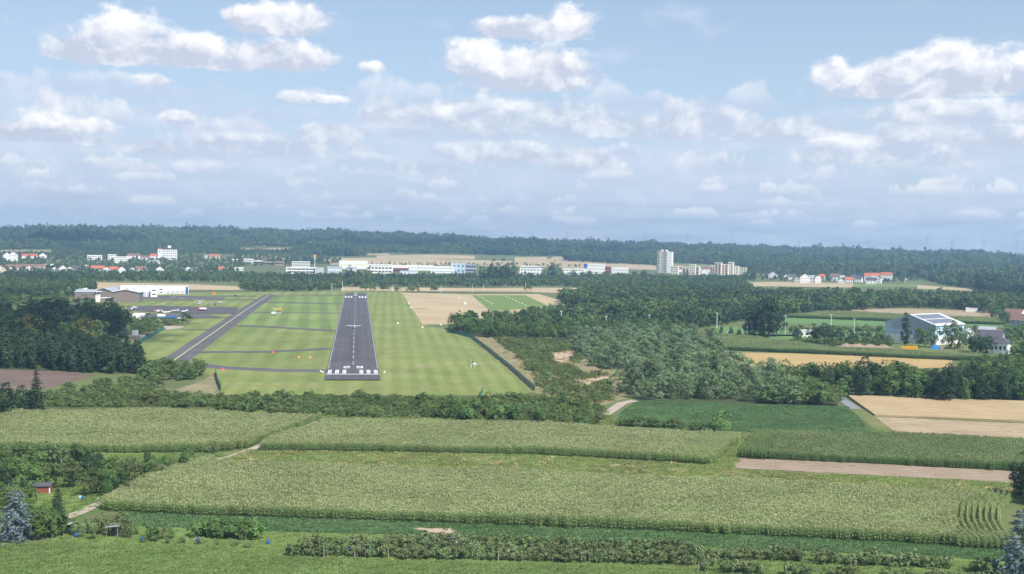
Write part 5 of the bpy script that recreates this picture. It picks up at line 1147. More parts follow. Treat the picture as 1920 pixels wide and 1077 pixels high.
# --- village houses
VH = [  # l, r, base, eave, ridge axis, roof, wall, what tells it apart
    (6, 17, 489, 479, 'y', R_DARK, W_WHITE, 'white gabled house with dark roof below the tan hill field'), (20, 32, 490, 478, 'y', R_BROWN, W_WHITE, 'tall white half-timbered gable house below the tan hill field'), (42, 68, 485, 481, 'x', R_RED, W_CREAM, 'long red-roofed house left of the white gables'),
    (74, 87, 485, 480, 'y', R_BROWN, W_WHITE, 'low white gable house beside the long red roof'), (-6, 8, 516, 504, 'y', R_BROWN, W_CREAM, 'cream gable house above the dark wood'), (12, 40, 507, 502, 'x', R_BROWN, W_WHITE, 'long brown-roofed terrace beside the cream gable'),
    (42, 70, 505, 501, 'x', R_BROWN, W_CREAM, 'brown-roofed terrace in the middle of the village row'), (52, 60, 508, 502, 'y', R_BROWN, W_WHITE, 'little white gable before the brown terrace'), (98, 107, 510, 504.5, 'y', R_DARK, W_WHITE, 'white dormer house with dark roof in the village row'),
    (110, 123, 511, 503.5, 'y', R_BROWN, W_WHITE, 'wide white gable with brown roof in the village row'), (126, 135, 510, 504, 'y', R_DARK, W_WHITE, 'small white gable right of the wide white gable'), (70, 84, 505, 501, 'x', R_BROWN, W_CREAM, 'short brown-roofed house left of the flat white house'),
    (136, 150, 509, 504, 'x', R_DARK, W_GREY, 'blue-grey roofed house in the village row'), (160, 166, 505, 499, 'y', R_BROWN, W_WHITE, 'tiny white gable beside the tall conifers'), (172, 195, 509, 504, 'x', R_RED, W_WHITE, 'red-roofed house behind the airfield trees'),
    (196, 206, 515, 505, 'y', R_RED, W_WHITE, 'steep white gable with red roof edge behind the airfield'), (206, 220, 513, 506, 'x', R_RED, W_WHITE, 'low red-roofed house between two white gables'), (220, 233, 516, 506, 'y', R_RED, W_WHITE, 'long white gable with red roof strip behind the airfield'),
    (243, 251, 511, 505, 'y', R_BROWN, W_WHITE, 'square white house among dark village trees'), (255, 273, 510, 505, 'x', R_BROWN, W_CREAM, 'brown-roofed house half hidden by village trees'), (292, 307, 514, 506, 'y', R_BROWN, W_WHITE, 'bright white twin gable house in the village centre'),
    (282, 297, 487, 480.5, 'x', R_RED, W_WHITE, 'church nave with bright red roof beside the white tower'), (240, 262, 486, 480, 'x', R_BROWN, W_WHITE, 'large brown-roofed house left of the church'), (264, 278, 489, 484, 'x', R_BROWN, W_WHITE, 'white house with brown roof below the church'),
    (348, 358, 510, 504, 'y', R_DARK, W_WHITE, 'white gable with dark blue roof right of the village centre'), (358, 372, 511, 506, 'x', R_DARK, W_WHITE, 'dark-roofed white house beside the blue-roofed gable'), (393, 411, 487, 481.5, 'x', R_RED, W_CREAM, 'villa with red hipped roof on the wooded slope'),
    (410, 420, 509, 505, 'x', R_RED, W_WHITE, 'small red-roofed house among trees below the villa'), (384, 389, 486, 483, 'x', R_GREY, W_WHITE, 'tiny white hut left of the red-roofed villa'), (280, 298, 496, 493, 'x', R_GREY, W_WHITE, 'white house with grey roof below the church nave')]
for l, r, b, e, rd, rm, wl, lab in VH: bld(l, r, b, e, lab, 11, wl, 'gable', rm, random.uniform(-16, 16), 'house', 'house', ridge=rd, win=(2 if b - e > 5 else 1, 3 if r - l > 9 else 2, 1.5, 1.5), chimney=rd == 'x', rh=(4.6 if rd == 'x' else None))
for l, r, b, t, rows, cols, lab in ((165, 190, 488, 480, 2, 6, 'flat white apartment house left of the village centre'), (203, 217, 490, 479, 3, 3, 'white slanted-roof house left of the white block'), (216, 238, 496, 483, 4, 6, 'white four-storey block above the village roofs'), (84, 100, 502, 497, 1, 4, 'low flat white house with long window strip in the village'), (304, 331, 487, 470, 4, 7, 'white hospital block with roof house beside the church tower'), (436, 446, 492, 487, 1, 2, 'little flat white house right of the villa')):
    o = office(l, r, b, t, lab, rows, cols, W_WHITE, 14, 0, None, .55, .4)
    if 'hospital' in lab: MB().box((0, -1, 29.5), (7, 6, 6)).build('roof_house', W_WHITE, o)
def church_tower():
    p, rz, w, h = site(296, 303, 487, 469); o = empty('church_tower', p, rz); tag(o, 'square white church tower with red roof band and thin spire', 'church tower')
    MB().box((0, 5, h / 2), (w, w, h)).build('shaft', W_WHITE, o); MB().box((0, 5, h + 1.4), (w * .96, w * .96, 3.6)).build('red_band', R_RED, o); sq = lambda r, z: [(-r, 5 - r, z), (r, 5 - r, z), (r, 5 + r, z), (-r, 5 + r, z)]
    MB().loft([sq(w * .33, h + 3.3), sq(w * .3, h + 7), sq(.3, h + 14)]).build('spire', R_DARK, o); MB().box((0, 5 - w / 2 - .05, h * .8), (w * .3, .12, 3)).build('clock', GLASS, o)
church_tower()
RV = [(1441, 1458, 522, 516, 'y', R_DARK, 'white gable house at the left end of the far village row'), (1468, 1478, 525, 519, 'y', R_DARK, 'small white gable second in the far village row'), (1478, 1492, 525, 520, 'x', R_DARK, 'dark-roofed house with white dormers in the far village row'), (1491, 1500, 530, 523, 'y', R_DARK, 'white corner house before the tan field strip'),
      (1500, 1517, 531, 520, 'y', R_DARK, 'biggest white gable of the far village row'), (1517, 1528, 530, 522, 'x', R_GREY, 'pale grey house between the two biggest gables'), (1527, 1538, 531, 521, 'y', R_DARK, 'second big white gable beside a red roof'), (1536, 1546, 526, 519.5, 'x', R_RED, 'little red-roofed house behind the second big gable'),
      (1558, 1576, 527, 519, 'x', R_BROWN, 'dark brown-roofed double house in the far village row'), (1576, 1584, 526, 519, 'y', R_DARK, 'white dormer house right of the brown double roof'), (1571, 1583, 532, 527, 'y', R_BROWN, 'low white house in front of the brown double roof'), (1584, 1598, 530, 525, 'x', R_RED, 'orange-pink low house beside the tan strip'),
      (1596, 1606, 525, 520, 'x', R_DARK, 'white house with flat dark roof in mid row'), (1604, 1616, 530, 523, 'x', R_DARK, 'purple-grey roofed house in mid row'), (1621, 1634, 527, 517.5, 'x', R_RED, 'red-roofed white house left of its taller twin'), (1634, 1648, 527, 517.5, 'x', R_RED, 'red-roofed white house with bright dormers'),
      (1643, 1652, 532, 522, 'y', R_DARK, 'white gable standing before the red roofs'), (1652, 1672, 526, 516.5, 'x', R_RED, 'longest bright red roof at the right of the far village'), (1624, 1642, 533, 526, 'x', R_DARK, 'dark-roofed house before the red roofs'), (1694, 1700, 530, 524, 'y', R_DARK, 'single white gable beyond the grey-green tree')]
for l, r, b, e, rd, rm, lab in RV: bld(l, r, b, e, lab, 11, W_WHITE, 'gable', rm, random.uniform(-14, 14), 'house', 'house', ridge=rd, win=(2, 3 if r - l > 9 else 2, 1.5, 1.6), rh=(4.8 if rd == 'x' else None), chimney=rd == 'x')

# ================================================================== aircraft
def ringx(x, ry, rz_, zc, n=10, flat=1.0): return [(x, math.cos(i * 2 * math.pi / n) * ry, zc + math.sin(i * 2 * math.pi / n) * rz_ * (flat if math.sin(i * 2 * math.pi / n) < 0 else 1)) for i in range(n)]
def airplane(label, px, py, heading, high=False, body=PAINTW, wing=None, span=10.2, group=None, lift=0.0, dihedral=5.0, sc_=1.0, trim=C_RED):
    """nose along local +X; wing, tail, canopy, propeller, wheels"""
    p = g1(px, py); p.z += .3 + lift; o = empty('airplane', p, heading); o.scale = (sc_,) * 3; tag(o, label, 'airplane', group); wing = wing or body
    MB().loft([ringx(x, ry, rz_, z) for x, ry, rz_, z in ((-4.7, .08, .16, 1.55), (-3.2, .25, .32, 1.42), (-1.2, .5, .6, 1.28), (.3, .56, .72, 1.25), (1.5, .52, .55, 1.15), (2.5, .42, .42, 1.12), (2.95, .15, .15, 1.12))]).build('fuselage', body, o, True)
    MB().loft([ringx(x, ry, rz_, z) for x, ry, rz_, z in ((-1.2, .3, .12, 1.72), (-.4, .5, .45, 1.75), (.5, .5, .45, 1.72), (1.4, .35, .1, 1.55))]).build('canopy', GLASS, o, True)
    zw = 2.1 if high else 1.0; dz = math.tan(R(dihedral if not high else 1.5)) * span / 2
    for s in (-1, 1):
        def sec(y, c, z, x0): return [(x0 - c * .5, y, z - .05), (x0, y, z + .09), (x0 + c * .5, y, z + .02), (x0 + c * .35, y, z - .08)]
        MB().loft([sec(s * .3, 1.6, zw, .4), sec(s * span * .3, 1.5, zw + dz * .6, .4), sec(s * span / 2, 1.05, zw + dz, .35)]).build('wing', wing, o)
        MB().loft([[(-4.7, s * .05, 1.6), (-3.7, s * .05, 1.6), (-3.7, s * .05, 1.68), (-4.7, s * .05, 1.68)], [(-4.6, s * 1.6, 1.62), (-4.0, s * 1.6, 1.62), (-4.0, s * 1.6, 1.68), (-4.6, s * 1.6, 1.68)]]).build('tailplane', wing, o)
        if high: MB().tube((.4, s * .5, .9), (.4, s * span * .27, zw + dz * .5), .05).build('strut', body, o)
        l = MB().tube((.1, s * .45, .9), (.1, s * 1.0, .1), .06).build('wheel_leg', body, o); MB().tube((.1, s * .95, .0), (.1, s * 1.1, .0), .26, .26, 10).build('wheel', RUBBER, l)
    MB().prism([(-4.9, 1.6), (-3.5, 1.6), (-4.3, 2.85), (-4.85, 2.85)], 'y', -.05, .05).build('fin', trim, o)
    l = MB().tube((2.1, 0, .9), (2.15, 0, .1), .05).build('nose_leg', body, o); MB().tube((2.15, -.08, 0), (2.15, .08, 0), .22, .22, 10).build('wheel', RUBBER, l)
    pr = MB().tube((2.95, 0, 1.12), (3.15, 0, 1.12), .14, .03, 8).build('spinner', trim, o); MB().box((3.05, 0, 1.12), (.05, .16, 1.85)).build('propeller', DARKM, pr)
    return o
H0 = math.pi / 2 - RANG
airplane('white low-wing airplane touching down on the runway', 663, 617, H0, False, PAINTW, None, 10.2, None, 0.6, 6)
airplane('white high-wing airplane parked behind its twin beside the apron', 376, 568.5, H0 + 2.8, True, span=11, sc_=1.05); airplane('white high-wing airplane parked at the apron edge before its twin', 373.5, 572.5, H0 + 2.9, True, span=11)
airplane('dark-bodied high-wing airplane with pale wing beside the apron', 404, 574, H0 + 3.0, True, DARKM, STEEL, 11); airplane('white airplane with long wing at the right end of the parked line', 412, 570, H0 + 2.8, True, PAINTW, None, 11.5)
airplane('pale grey airplane between the white twins and the dark one', 391, 573, H0 + 2.9, True, STEEL, PAINTW, 10.5); airplane('slim white motor glider on the grass above the apron', 304.5, 573, H0 + 3.1, False, PAINTW, None, 13, None, 0, 3, .8)
airplane('white airplane parked before the plain white hall', 322, 554.5, H0 + 2.4, True, PAINTW, None, 11); airplane('small white airplane on the grass before the aviation halls', 324, 559.5, H0 + .4, False, PAINTW, None, 8.5, sc_=.7); airplane('tiny white airplane alone on the grass strip', 341.5, 562, H0 + .2, False, PAINTW, None, 7, sc_=.55)
airplane('dark airplane on the far taxiway strip', 441, 557.5, H0 - .4, True, DARKM, STEEL, 10.5); airplane('dark blue airplane with tall fin by the white trailers', 278, 592, H0 + 2.9, False, plain('navy_paint', (0.03, 0.035, 0.09), .3), None, 9.5, trim=plain('navy_paint', (0.03, 0.035, 0.09)))
airplane('white airplane with grey nose in the crowded apron corner', 312, 589, H0 + 2.2, False, PAINTW, None, 9.5); airplane('white airplane with upright fin in the crowded apron corner', 325, 586, H0 + 1.2, False, PAINTW, None, 9, trim=PAINTW); airplane('white low-wing airplane beside the round dark bush', 345, 587, H0 + 2.7, False, PAINTW, None, 9.5, trim=PAINTW)
airplane('white airplane with open canopy at the left of the apron', 300, 587, H0 - 1.0, True, PAINTW, None, 9)
def helicopter(label, px, py, heading, body, belly):
    p = g1(px, py); p.z += .05; o = empty('helicopter', p, heading); tag(o, label, 'helicopter')
    MB().loft([ringx(x, ry, rz_, z) for x, ry, rz_, z in ((3.0, .15, .2, 1.25), (2.5, .6, .6, 1.4), (1.4, .85, .95, 1.65), (-.2, .85, 1.0, 1.75), (-1.6, .55, .7, 1.9), (-2.4, .25, .35, 2.1))]).build('cabin', body, o, True)
    MB().loft([ringx(x, ry, rz_, z) for x, ry, rz_, z in ((2.75, .45, .2, 1.75), (1.9, .78, .5, 1.95), (.9, .88, .55, 1.95), (.7, .3, .2, 1.95))]).build('windscreen', GLASS, o, True)
    MB().loft([ringx(-2.2, .26, .3, 2.1, 8), ringx(-6.6, .12, .14, 2.35, 8)]).build('tail_boom', belly, o, True); MB().prism([(-6.9, 2.1), (-6.1, 2.2), (-6.7, 3.6), (-7.2, 3.6)], 'y', -.08, .08).build('fin', body, o)
    MB().box((-5.4, 0, 2.35), (.6, 2.2, .06)).build('stabiliser', belly, o); MB().box((-.2, 0, 2.85), (2.6, 1.0, .6)).build('engine_cowling', body, o)
    m = MB().tube((.2, 0, 3.0), (.2, 0, 3.55), .13, .1, 8).build('mast', DARKM, o)
    for k in range(3): a = k * 2.094 + .35; MB().box((.2 + math.cos(a) * 2.6, math.sin(a) * 2.6, 3.5), (5.1, .26, .05), a).build('rotor_blade', STEEL, m)
    t = MB().tube((-6.7, .1, 2.8), (-6.7, .3, 2.8), .1, .1, 6).build('tail_hub', DARKM, o); MB().box((-6.7, .3, 2.8), (.14, .04, 1.9)).build('tail_rotor_blade', STEEL, t)
    for s in (-1, 1):
        k = MB().tube((-1.7, s * 1.05, .1), (1.9, s * 1.05, .1), .07, .07, 6).build('skid', DARKM, o)
        for x in (-1.0, 1.1): MB().tube((x, s * .55, .95), (x, s * 1.05, .12), .05).build('skid_leg', DARKM, k)
helicopter('yellow helicopter with white belly standing on the airfield grass', 525, 585, 0.05, C_YEL, PAINTW); helicopter('white helicopter with dark nose parked below the yellow one', 512, 592, math.pi - .05, PAINTW, PAINTW)

# ================================================================== vehicles and airfield things
def car(label, px, py, heading, body=PAINTW, L=4.4, van=False, cat='car', group=None):
    p = g1(px, py); p.z += .04; o = empty('parked_car' if not van else 'van', p, heading); tag(o, label, cat, group); h = 2.1 if van else 1.45; w = 1.8
    prof = [(-L / 2, .35), (L / 2, .35), (L / 2, .8), (L * .30, .95), (L * .16, h), (-L * .36, h), (-L / 2, .95)] if not van else [(-L / 2, .35), (L / 2, .35), (L / 2, 1.0), (L * .38, 1.2), (L * .30, h), (-L / 2, h)]
    MB().prism(prof, 'y', -w / 2, w / 2).build('body', body, o)
    MB().prism([(L * .27, .98), (L * .15, h - .12), (-L * .3, h - .12), (-L * .38, .98)], 'y', -w / 2 - .02, w / 2 + .02).build('side_windows', GLASS, o)
    for x in (-.31, .31):
        for s in (-1, 1):
            wh = MB().tube((x * L, s * (w / 2 - .12), .32), (x * L, s * (w / 2 + .03), .32), .32, .32, 12).build('wheel', RUBBER, o); MB().tube((x * L, s * (w / 2 + .02), .32), (x * L, s * (w / 2 + .045), .32), .18, .18, 8).build('rim', STEEL, wh)
    for s in (-1, 1): MB().box((L / 2, s * .62, .72), (.06, .34, .16)).build('headlight', PAINTW, o)
    return o
def truck():
    p = g1(378, 583.5); o = empty('fuel_truck', p, math.pi - .05); tag(o, 'white tank truck with red cab roof standing on the dark apron', 'truck')
    MB().box((0, 0, .75), (8.4, 2.2, .35)).build('chassis', DARKM, o); MB().loft([ringx(-4.0, 1.05, .85, 1.9, 14), ringx(-3.8, 1.2, 1.0, 1.9, 14), ringx(1.6, 1.2, 1.0, 1.9, 14), ringx(1.8, 1.05, .85, 1.9, 14)]).build('tank', PAINTW, o, True)
    c = MB().prism([(2.1, .6), (4.2, .6), (4.2, 1.6), (3.8, 2.8), (2.1, 2.8)], 'y', -1.15, 1.15).build('cab', C_RED, o); MB().prism([(3.5, 1.65), (4.22, 1.65), (3.9, 2.6), (3.5, 2.6)], 'y', -1.17, 1.17).build('window', GLASS, c)
    for x in (-3.0, -1.8, 3.2):
        for s in (-1, 1): MB().tube((x, s * .95, .5), (x, s * 1.22, .5), .5, .5, 12).build('wheel', RUBBER, o)
truck()
def trailer(label, px, py, L, heading=0.0, mat=PAINTW, h=2.3, group=None):
    p = g1(px, py); o = empty('trailer', p, heading); tag(o, label, 'trailer', group)
    MB().prism([(-1.05, .55), (1.05, .55), (1.05, h * .85), (.75, h), (-.75, h), (-1.05, h * .85)], 'x', -L / 2, L / 2).build('box', mat, o); MB().box((L / 2 + .7, 0, .5), (1.4, .12, .12)).build('drawbar', DARKM, o)
    for s in (-1, 1): MB().tube((0, s * .9, .35), (0, s * 1.12, .35), .35, .35, 10).build('wheel', RUBBER, o)
for i, (x, y, L, a, lab) in enumerate(((263, 598, 6, .1, 'white trailer at the left end of the trailer park'), (268, 601, 5, .3, 'short white trailer beside the leftmost long one'), (254, 594, 7, 0, 'white trailer tucked against the dark wood'), (303, 595, 6, .1, 'white trailer beside the blue tarpaulin'), (262, 593, 8, .05, 'long white glider trailer behind the short one'), (340, 601.5, 5.5, .1, 'white trailer right below the round dark bush'))): trailer(lab, x, y, L, a)
o = MB().box((0, 0, .5), (11, 5, 1.0)).add([(-5.5, -2.5, 1.0), (5.5, -2.5, 1.0), (5.5, 2.5, 1.0), (-5.5, 2.5, 1.0), (-4.5, 0, 1.5), (4.5, 0, 1.5)], [(0, 1, 5, 4), (2, 3, 4, 5), (1, 2, 5), (3, 0, 4)]).build('tarpaulin', C_BLUE); o.location = g1(318, 597); tag(o, 'blue tarpaulin covering a flat stack beside the trailers', 'tarpaulin')
def container(label, l, r, base, top, mat, depth=2.4, ribs=9, turn=0, group=None):
    p, rz, w, h = site(l, r, base, top, turn); o = empty('container', p, rz); tag(o, label, 'container', group); MB().box((0, depth / 2, h / 2), (w, depth, h)).build('body', mat, o)
    for k in range(ribs): MB().box(((k + .5) / ribs * w - w / 2, -.04, h / 2), (w / ribs * .35, .08, h * .9)).build('rib', mat, o)
    MB().box((w / 2 + .04, depth / 2, h / 2), (.08, depth * .9, h * .92)).build('door', mat, o)
container('white box container beside the access lane', 247.5, 256, 628.5, 620.5, PAINTW, 3.2, 6, -20); container('long yellow container beside the soil mound', 1700.5, 1719.5, 656, 650, C_YEL, 2.4, 10); container('short yellow container left of the long one', 1690, 1699, 656, 650.5, C_YEL, 2.4, 5); container('blue toilet cabin at the edge of the willows', 1224, 1231, 625, 619, C_BLUE, 2.2, 4)
car('dark car at the end of the access lane', 279, 631, .4, DARKM); car('white car standing at the fence end beside the dark car', 271, 634, .3, PAINTW); car('white car on the left part of the apron', 253, 578, 1.2, PAINTW); car('dark car parked under the wood beside the access lane', 208, 632, 0, DARKM)
car('white van left of the apron edge', 243, 581, .2, PAINTW, 5.2, True, 'van')
for i, (x, y) in enumerate(((1893, 606), (1898, 609), (1903, 611), (1909, 615), (1914, 617))): car('small car parked along the village lane at the right', x, y, 2.2, [PAINTW, DARKM, STEEL, DARKM, PAINTW][i], group='cars along the village lane')
def tent():
    p, rz, w, h = site(1744, 1761, 656, 648); o = empty('tent', p, rz); tag(o, 'bright blue ridge tent on the yard before the hall', 'tent')
    MB().prism([(-w * .5, 0), (w * .5, 0), (w * .28, h), (-w * .15, h)], 'y', 0, 4).build('canvas', plain('blue_canvas', (0.10, 0.33, 0.75), .7), o); MB().box((w * .7, 2, .9), (w * .35, 3, 1.8)).build('awning', STEEL, o)
tent()
def mast(label, px, base, top, group, name='floodlight_mast', head=True, r=.26):
    p = g1(px, base); h = (base - top) * mpp(p); o = empty(name, p, -math.atan2(p.x, p.y)); tag(o, label, 'mast', group); MB().tube((0, 0, -.3), (0, 0, h), r, r * .7, 8).build('pole', PAINTW, o)
    if head:
        b = MB().box((0, 0, h), (1.7, .16, .16)).build('crossbar', STEEL, o)
        for s in (-.6, .6): MB().box((s, -.15, h + .1), (.6, .35, .5)).build('floodlight', PAINTW, b)
for x, b, t, lab in ((1052, 615, 584, 'floodlight mast in front of the wood by the airfield'), (1136, 622, 594, 'floodlight mast above the grey-green willows'), (1217, 618, 592, 'floodlight mast beside the blue toilet cabin'), (1344, 616, 588, 'floodlight mast left of the huge dark trees'), (1472, 628, 593, 'floodlight mast at the corner of the sports ground'), (1558, 616, 591, 'floodlight mast behind the hedge of the sports ground'), (1601, 632, 600, 'floodlight mast nearest to the blue hall')): mast(lab, x, b, t, None)
for x, b, t, in ((642, 546, 527), (622, 546, 531), (519, 538, 526), (524, 538, 526), (736, 547, 534), (827, 549, 535), (886, 548, 533), (906, 546, 536), (985, 546, 531), (165, 496, 478)): mast('thin pale lamp mast beyond the far runway end', x, b, t, 'lamp masts beyond the runway', 'lamp_mast', False, .28)
# fences of green mesh
def mesh_mat():
    m = bpy.data.materials.new('fence_mesh'); m.use_nodes = True; T = NT(m.node_tree); b = T.n['Principled BSDF']; b.inputs['Base Color'].default_value = (0.045, 0.19, 0.165, 1); b.inputs['Roughness'].default_value = .6
    tr = T.new('ShaderNodeBsdfTransparent'); mx = T.new('ShaderNodeMixShader'); mx.inputs[0].default_value = .72; T.l.new(tr.outputs[0], mx.inputs[1]); T.l.new(b.outputs[0], mx.inputs[2]); T.l.new(mx.outputs[0], T.n['Material Output'].inputs[0]); return m
FM = mesh_mat()
def fence(label, px, h=2.6, step=6.0, mat=None):
    P = [g1(*q) for q in px]; o = empty('mesh_fence', P[0]); tag(o, label, 'fence')
    for a, b in zip(P[:-1], P[1:]):
        n = max(1, int((b - a).length / step))
        for i in range(n):
            u, v = a.lerp(b, i / n) - P[0], a.lerp(b, (i + 1) / n) - P[0]; d = (v - u).normalized() * .08; nn = Vector((-d.y, d.x, 0)) * .35
            MB().add([(u + d - nn), (v - d - nn), (v - d - nn) + Vector((0, 0, h)), (u + d - nn) + Vector((0, 0, h)), (u + d + nn), (v - d + nn), (v - d + nn) + Vector((0, 0, h)), (u + d + nn) + Vector((0, 0, h))], [(0, 1, 2, 3), (7, 6, 5, 4), (3, 2, 6, 7), (0, 3, 7, 4), (1, 5, 6, 2)]).build('mesh_panel', mat or FM, o)
            MB().tube(u + Vector((0, 0, -.2)), u + Vector((0, 0, h + .15)), .07).build('post', C_GRN, o)
fence('tall green mesh fence along the right side of the airfield', [(836, 621), (872, 631), (884, 634), (920, 662), (965, 699), (1003, 734)], 2.3); fence('green mesh fence between the gravel yard and the airfield', [(308, 619), (275, 637), (237, 659)], 2.4); fence('short green fence piece at the lower left airfield corner', [(404, 700), (407, 715), (414, 733)], 2.4); fence('short green gate piece at the lower right airfield corner', [(905, 736), (899, 749)], 2.4)
# markers
def marker(name, label, px, py, mat, r, h, cat, group=None):
    o = MB().tube((0, 0, .02), (0, 0, .1), r * 1.25, r * 1.2, 8).tube((0, 0, .1), (0, 0, h), r, r * .4, 8).build(name, mat); o.location = g1(px, py); tag(o, label, cat, group)
for x, y in ((560, 671), (581, 671.5)): marker('marker_cone', 'orange marker on the grass between two taxiways', x, y, C_ORA, .75, 1.0, 'marker', 'orange grass markers')
marker('marker_cone', 'red marker on the grass beside a taxiway', 511, 662, C_RED, .75, 1.0, 'marker'); marker('marker_cone', 'red marker near the lower left corner of the airfield', 418, 694, C_RED, .8, 1.0, 'marker')
for x, y in ((601, 697.5), (605, 698.5), (721, 698.5)): marker('threshold_marker', 'pale marker beside the near runway threshold', x, y, W_CREAM, .5, .7, 'marker', 'markers beside the threshold')
for x, y in ((766, 570), (770, 578), (792, 614.5), (746, 607), (827, 610)): marker('edge_marker', 'white marker along the edge of the stubble field', x, y, PAINTW, .7, .9, 'marker', 'white markers along the stubble edge')
for k in range(6): marker('strip_marker', 'white marker in the left line on the green plot', 899 + k * 4.8, 556.0 + k * 2.9, PAINTW, .8, .6, 'marker', 'left line of plot markers')
for k in range(7): marker('strip_marker', 'white marker in the right line on the green plot', 949 + k * 6.0, 556.5 + k * 2.7, PAINTW, .8, .6, 'marker', 'right line of plot markers')
for x, y in ((860, 563), (872, 571)):
    p = g1(x, y); o = empty('antenna_shelter', p); tag(o, 'small white antenna cabin on the stubble field' if x == 872 else 'pair of thin white antenna posts on the stubble field', 'antenna'); MB().box((0, 0, 1.2), (2.0, 1.6, 2.2) if x == 872 else (.5, .5, 2.4)).build('cabin', PAINTW, o); MB().tube((.6, 0, 0), (.6, 0, 5), .1).build('post', PAINTW, o)
def wind_tee():
    p = g1(886, 689); o = empty('wind_indicator', p, .3); tag(o, 'white wind indicator on splayed legs on the airfield grass', 'wind indicator')
    for x, y in ((-.9, 0), (1.1, .3), (.2, 1.0)): MB().tube((x, y, 0), (x * .2, y * .2, 2.6), .2, .16).build('leg', PAINTW, o)
    MB().loft([[(2.1, y, z + .9) for y, z in ((-.25, .2), (.25, .2), (.25, .7), (-.25, .7))], [(-1.0, y, z + 2.2) for y, z in ((-.45, 0), (.45, 0), (.45, .9), (-.45, .9))]]).build('sock', PAINTW, o); MB().box((-.3, 0, 2.6), (1.0, 1.0, .8)).build('dark_band', DARKM, o); MB().tube((-.9, 0, 2.6), (-.9, 0, 4.2), .1).build('tip', PAINTW, o)
wind_tee()
# --- power pylons on the ridge
def pylon(px, top, label):
    u = np.interp(px, RU, RU); az = math.atan((px - CX) / FPX); d = RIDGE_D - 40; x, y = math.sin(az) * d, math.cos(az) * d; z = float(terrain(x, y)); hy = 448 + (px - 671) * .01746
    H = CAMH + (hy - top) * d / FPX - z; o = empty('power_pylon', (x, y, z), -az); tag(o, label, 'pylon', 'power pylons along the ridge'); b = MB(); q = .55
    for sx in (-1, 1):
        for sy in (-1, 1): b.tube((sx * 4, sy * 4, -1), (sx * .9, sy * .9, H * .62), q * .6, q * .45, 4); b.tube((sx * .9, sy * .9, H * .62), (0, 0, H), q * .45, q * .3, 4)
    for k in range(7):
        t0, t1 = k / 7, (k + 1) / 7; w0, w1 = 4 - 3.1 * t0, 4 - 3.1 * t1; s = -1 if k % 2 else 1
        for y_ in (-1, 1): b.tube((-s * w0, y_ * w0, t0 * H * .62), (s * w1, y_ * w1, t1 * H * .62), q * .35, None, 4)
    b.build('lattice', STEEL, o)
    for k, (zz, w) in enumerate(((.60, 10), (.74, 14), (.88, 9))): MB().prism([(-w, H * zz), (0, H * zz - .5), (w, H * zz), (0, H * zz + 1.6)], 'y', -.35, .35).build('cross_arm', STEEL, o)
for x, t in ((995, 432), (1062, 434), (1133, 437), (1208, 436), (1287, 434), (1372, 437), (1496, 448), (1626, 446), (1737, 441), (1783, 447), (1842, 445), (1903, 440)): pylon(x, t, 'distant steel power pylon on the wooded ridge')

# ================================================================== gardens and orchard things
def shed():
    p, rz, w, h = site(63, 92, 926, 913, -14); o = house('garden_shed', 'red wooden garden shed with dark flat-pitched roof in the allotments', p + Vector((0, 1.4, 0)), rz, w * .92, 2.6, h, plain('red_boards', (0.28, 0.085, 0.06), .8), 'gable', R_DARK, .5, 'x', cat='shed', ov=.3)
    MB().box((w * .43, -1.33, h * .45), (.28, .08, h * .8)).build('white_corner_board', PAINTW, o)
shed()
def hut(label, px, py, w, h, wall, roof):
    p = g1(px, py); o = empty('garden_hut', p, random.uniform(-.3, .3)); tag(o, label, 'hut')
    for sx in (-1, 1):
        for sy in (-1, 1): MB().tube((sx * w * .45, sy * w * .35, 0), (sx * w * .45, sy * w * .35, h), .06).build('post', C_WOOD, o)
    MB().box((0, w * .3, h * .45), (w * .9, .08, h * .9)).build('back_wall', wall, o); MB().prism([(-w * .5, h), (w * .5, h + .35), (w * .5, h + .45), (-w * .5, h + .1)], 'y', -w * .5, w * .45).build('roof', roof, o)
hut('open garden hut with pale flat roof below the path', 214, 1006, 2.8, 2.1, C_WOOD, R_GREY); hut('little white-walled hut beside the pale blue spruce', 130, 1000, 2.4, 1.9, PAINTW, R_WHITE); hut('grey-roofed tool shelter among the fruit rows', 853, 1022, 1.9, 1.7, PAINTW, R_GREY)
def barrel(label, px, py, mat=C_BLUE):
    o = empty('water_barrel', g1(px, py)); o.scale = (.75, .75, .8); tag(o, label, 'barrel'); ring = lambda r, z: [(math.cos(i * .5236) * r, math.sin(i * .5236) * r, z) for i in range(12)]
    b = MB().loft([ring(.36, .02), ring(.44, .3), ring(.45, .5), ring(.44, .8), ring(.37, 1.15)]).build('body', mat, o, True); MB().loft([ring(.38, 1.14), ring(.38, 1.2)]).build('lid', mat, o)
    for z in (.38, .72): MB().loft([ring(.465, z), ring(.465, z + .05)]).build('hoop', mat, o)
for x, y, lab in ((155, 938, 'blue water barrel on the garden lawn beside the mint green one'), (143, 1008, 'blue barrel beside the little white-walled hut'), (267, 1014, 'blue barrel right of the open garden hut'), (371, 1017, 'blue barrel at the left end of the dark hedge'), (503, 1021, 'blue barrel at the right end of the dark hedge'), (657, 1032, 'blue barrel standing among the fruit trees')): barrel(lab, x, y)
barrel('mint green barrel on the garden lawn', 150, 937, plain('mint_plastic', (0.30, 0.62, 0.50), .5))
def stake(px, py, h, label, group, r=.07):
    o = MB().tube((0, 0, -.2), (0, 0, h), r, r * .8, 6).tube((0, 0, h), (0, 0, h + .06), r * .9, r * .2, 6).build('wooden_post', C_WOOD); o.location = g1(px, py); o.rotation_euler = (random.uniform(-.04, .04), random.uniform(-.04, .04), 0); tag(o, label, 'post', group)
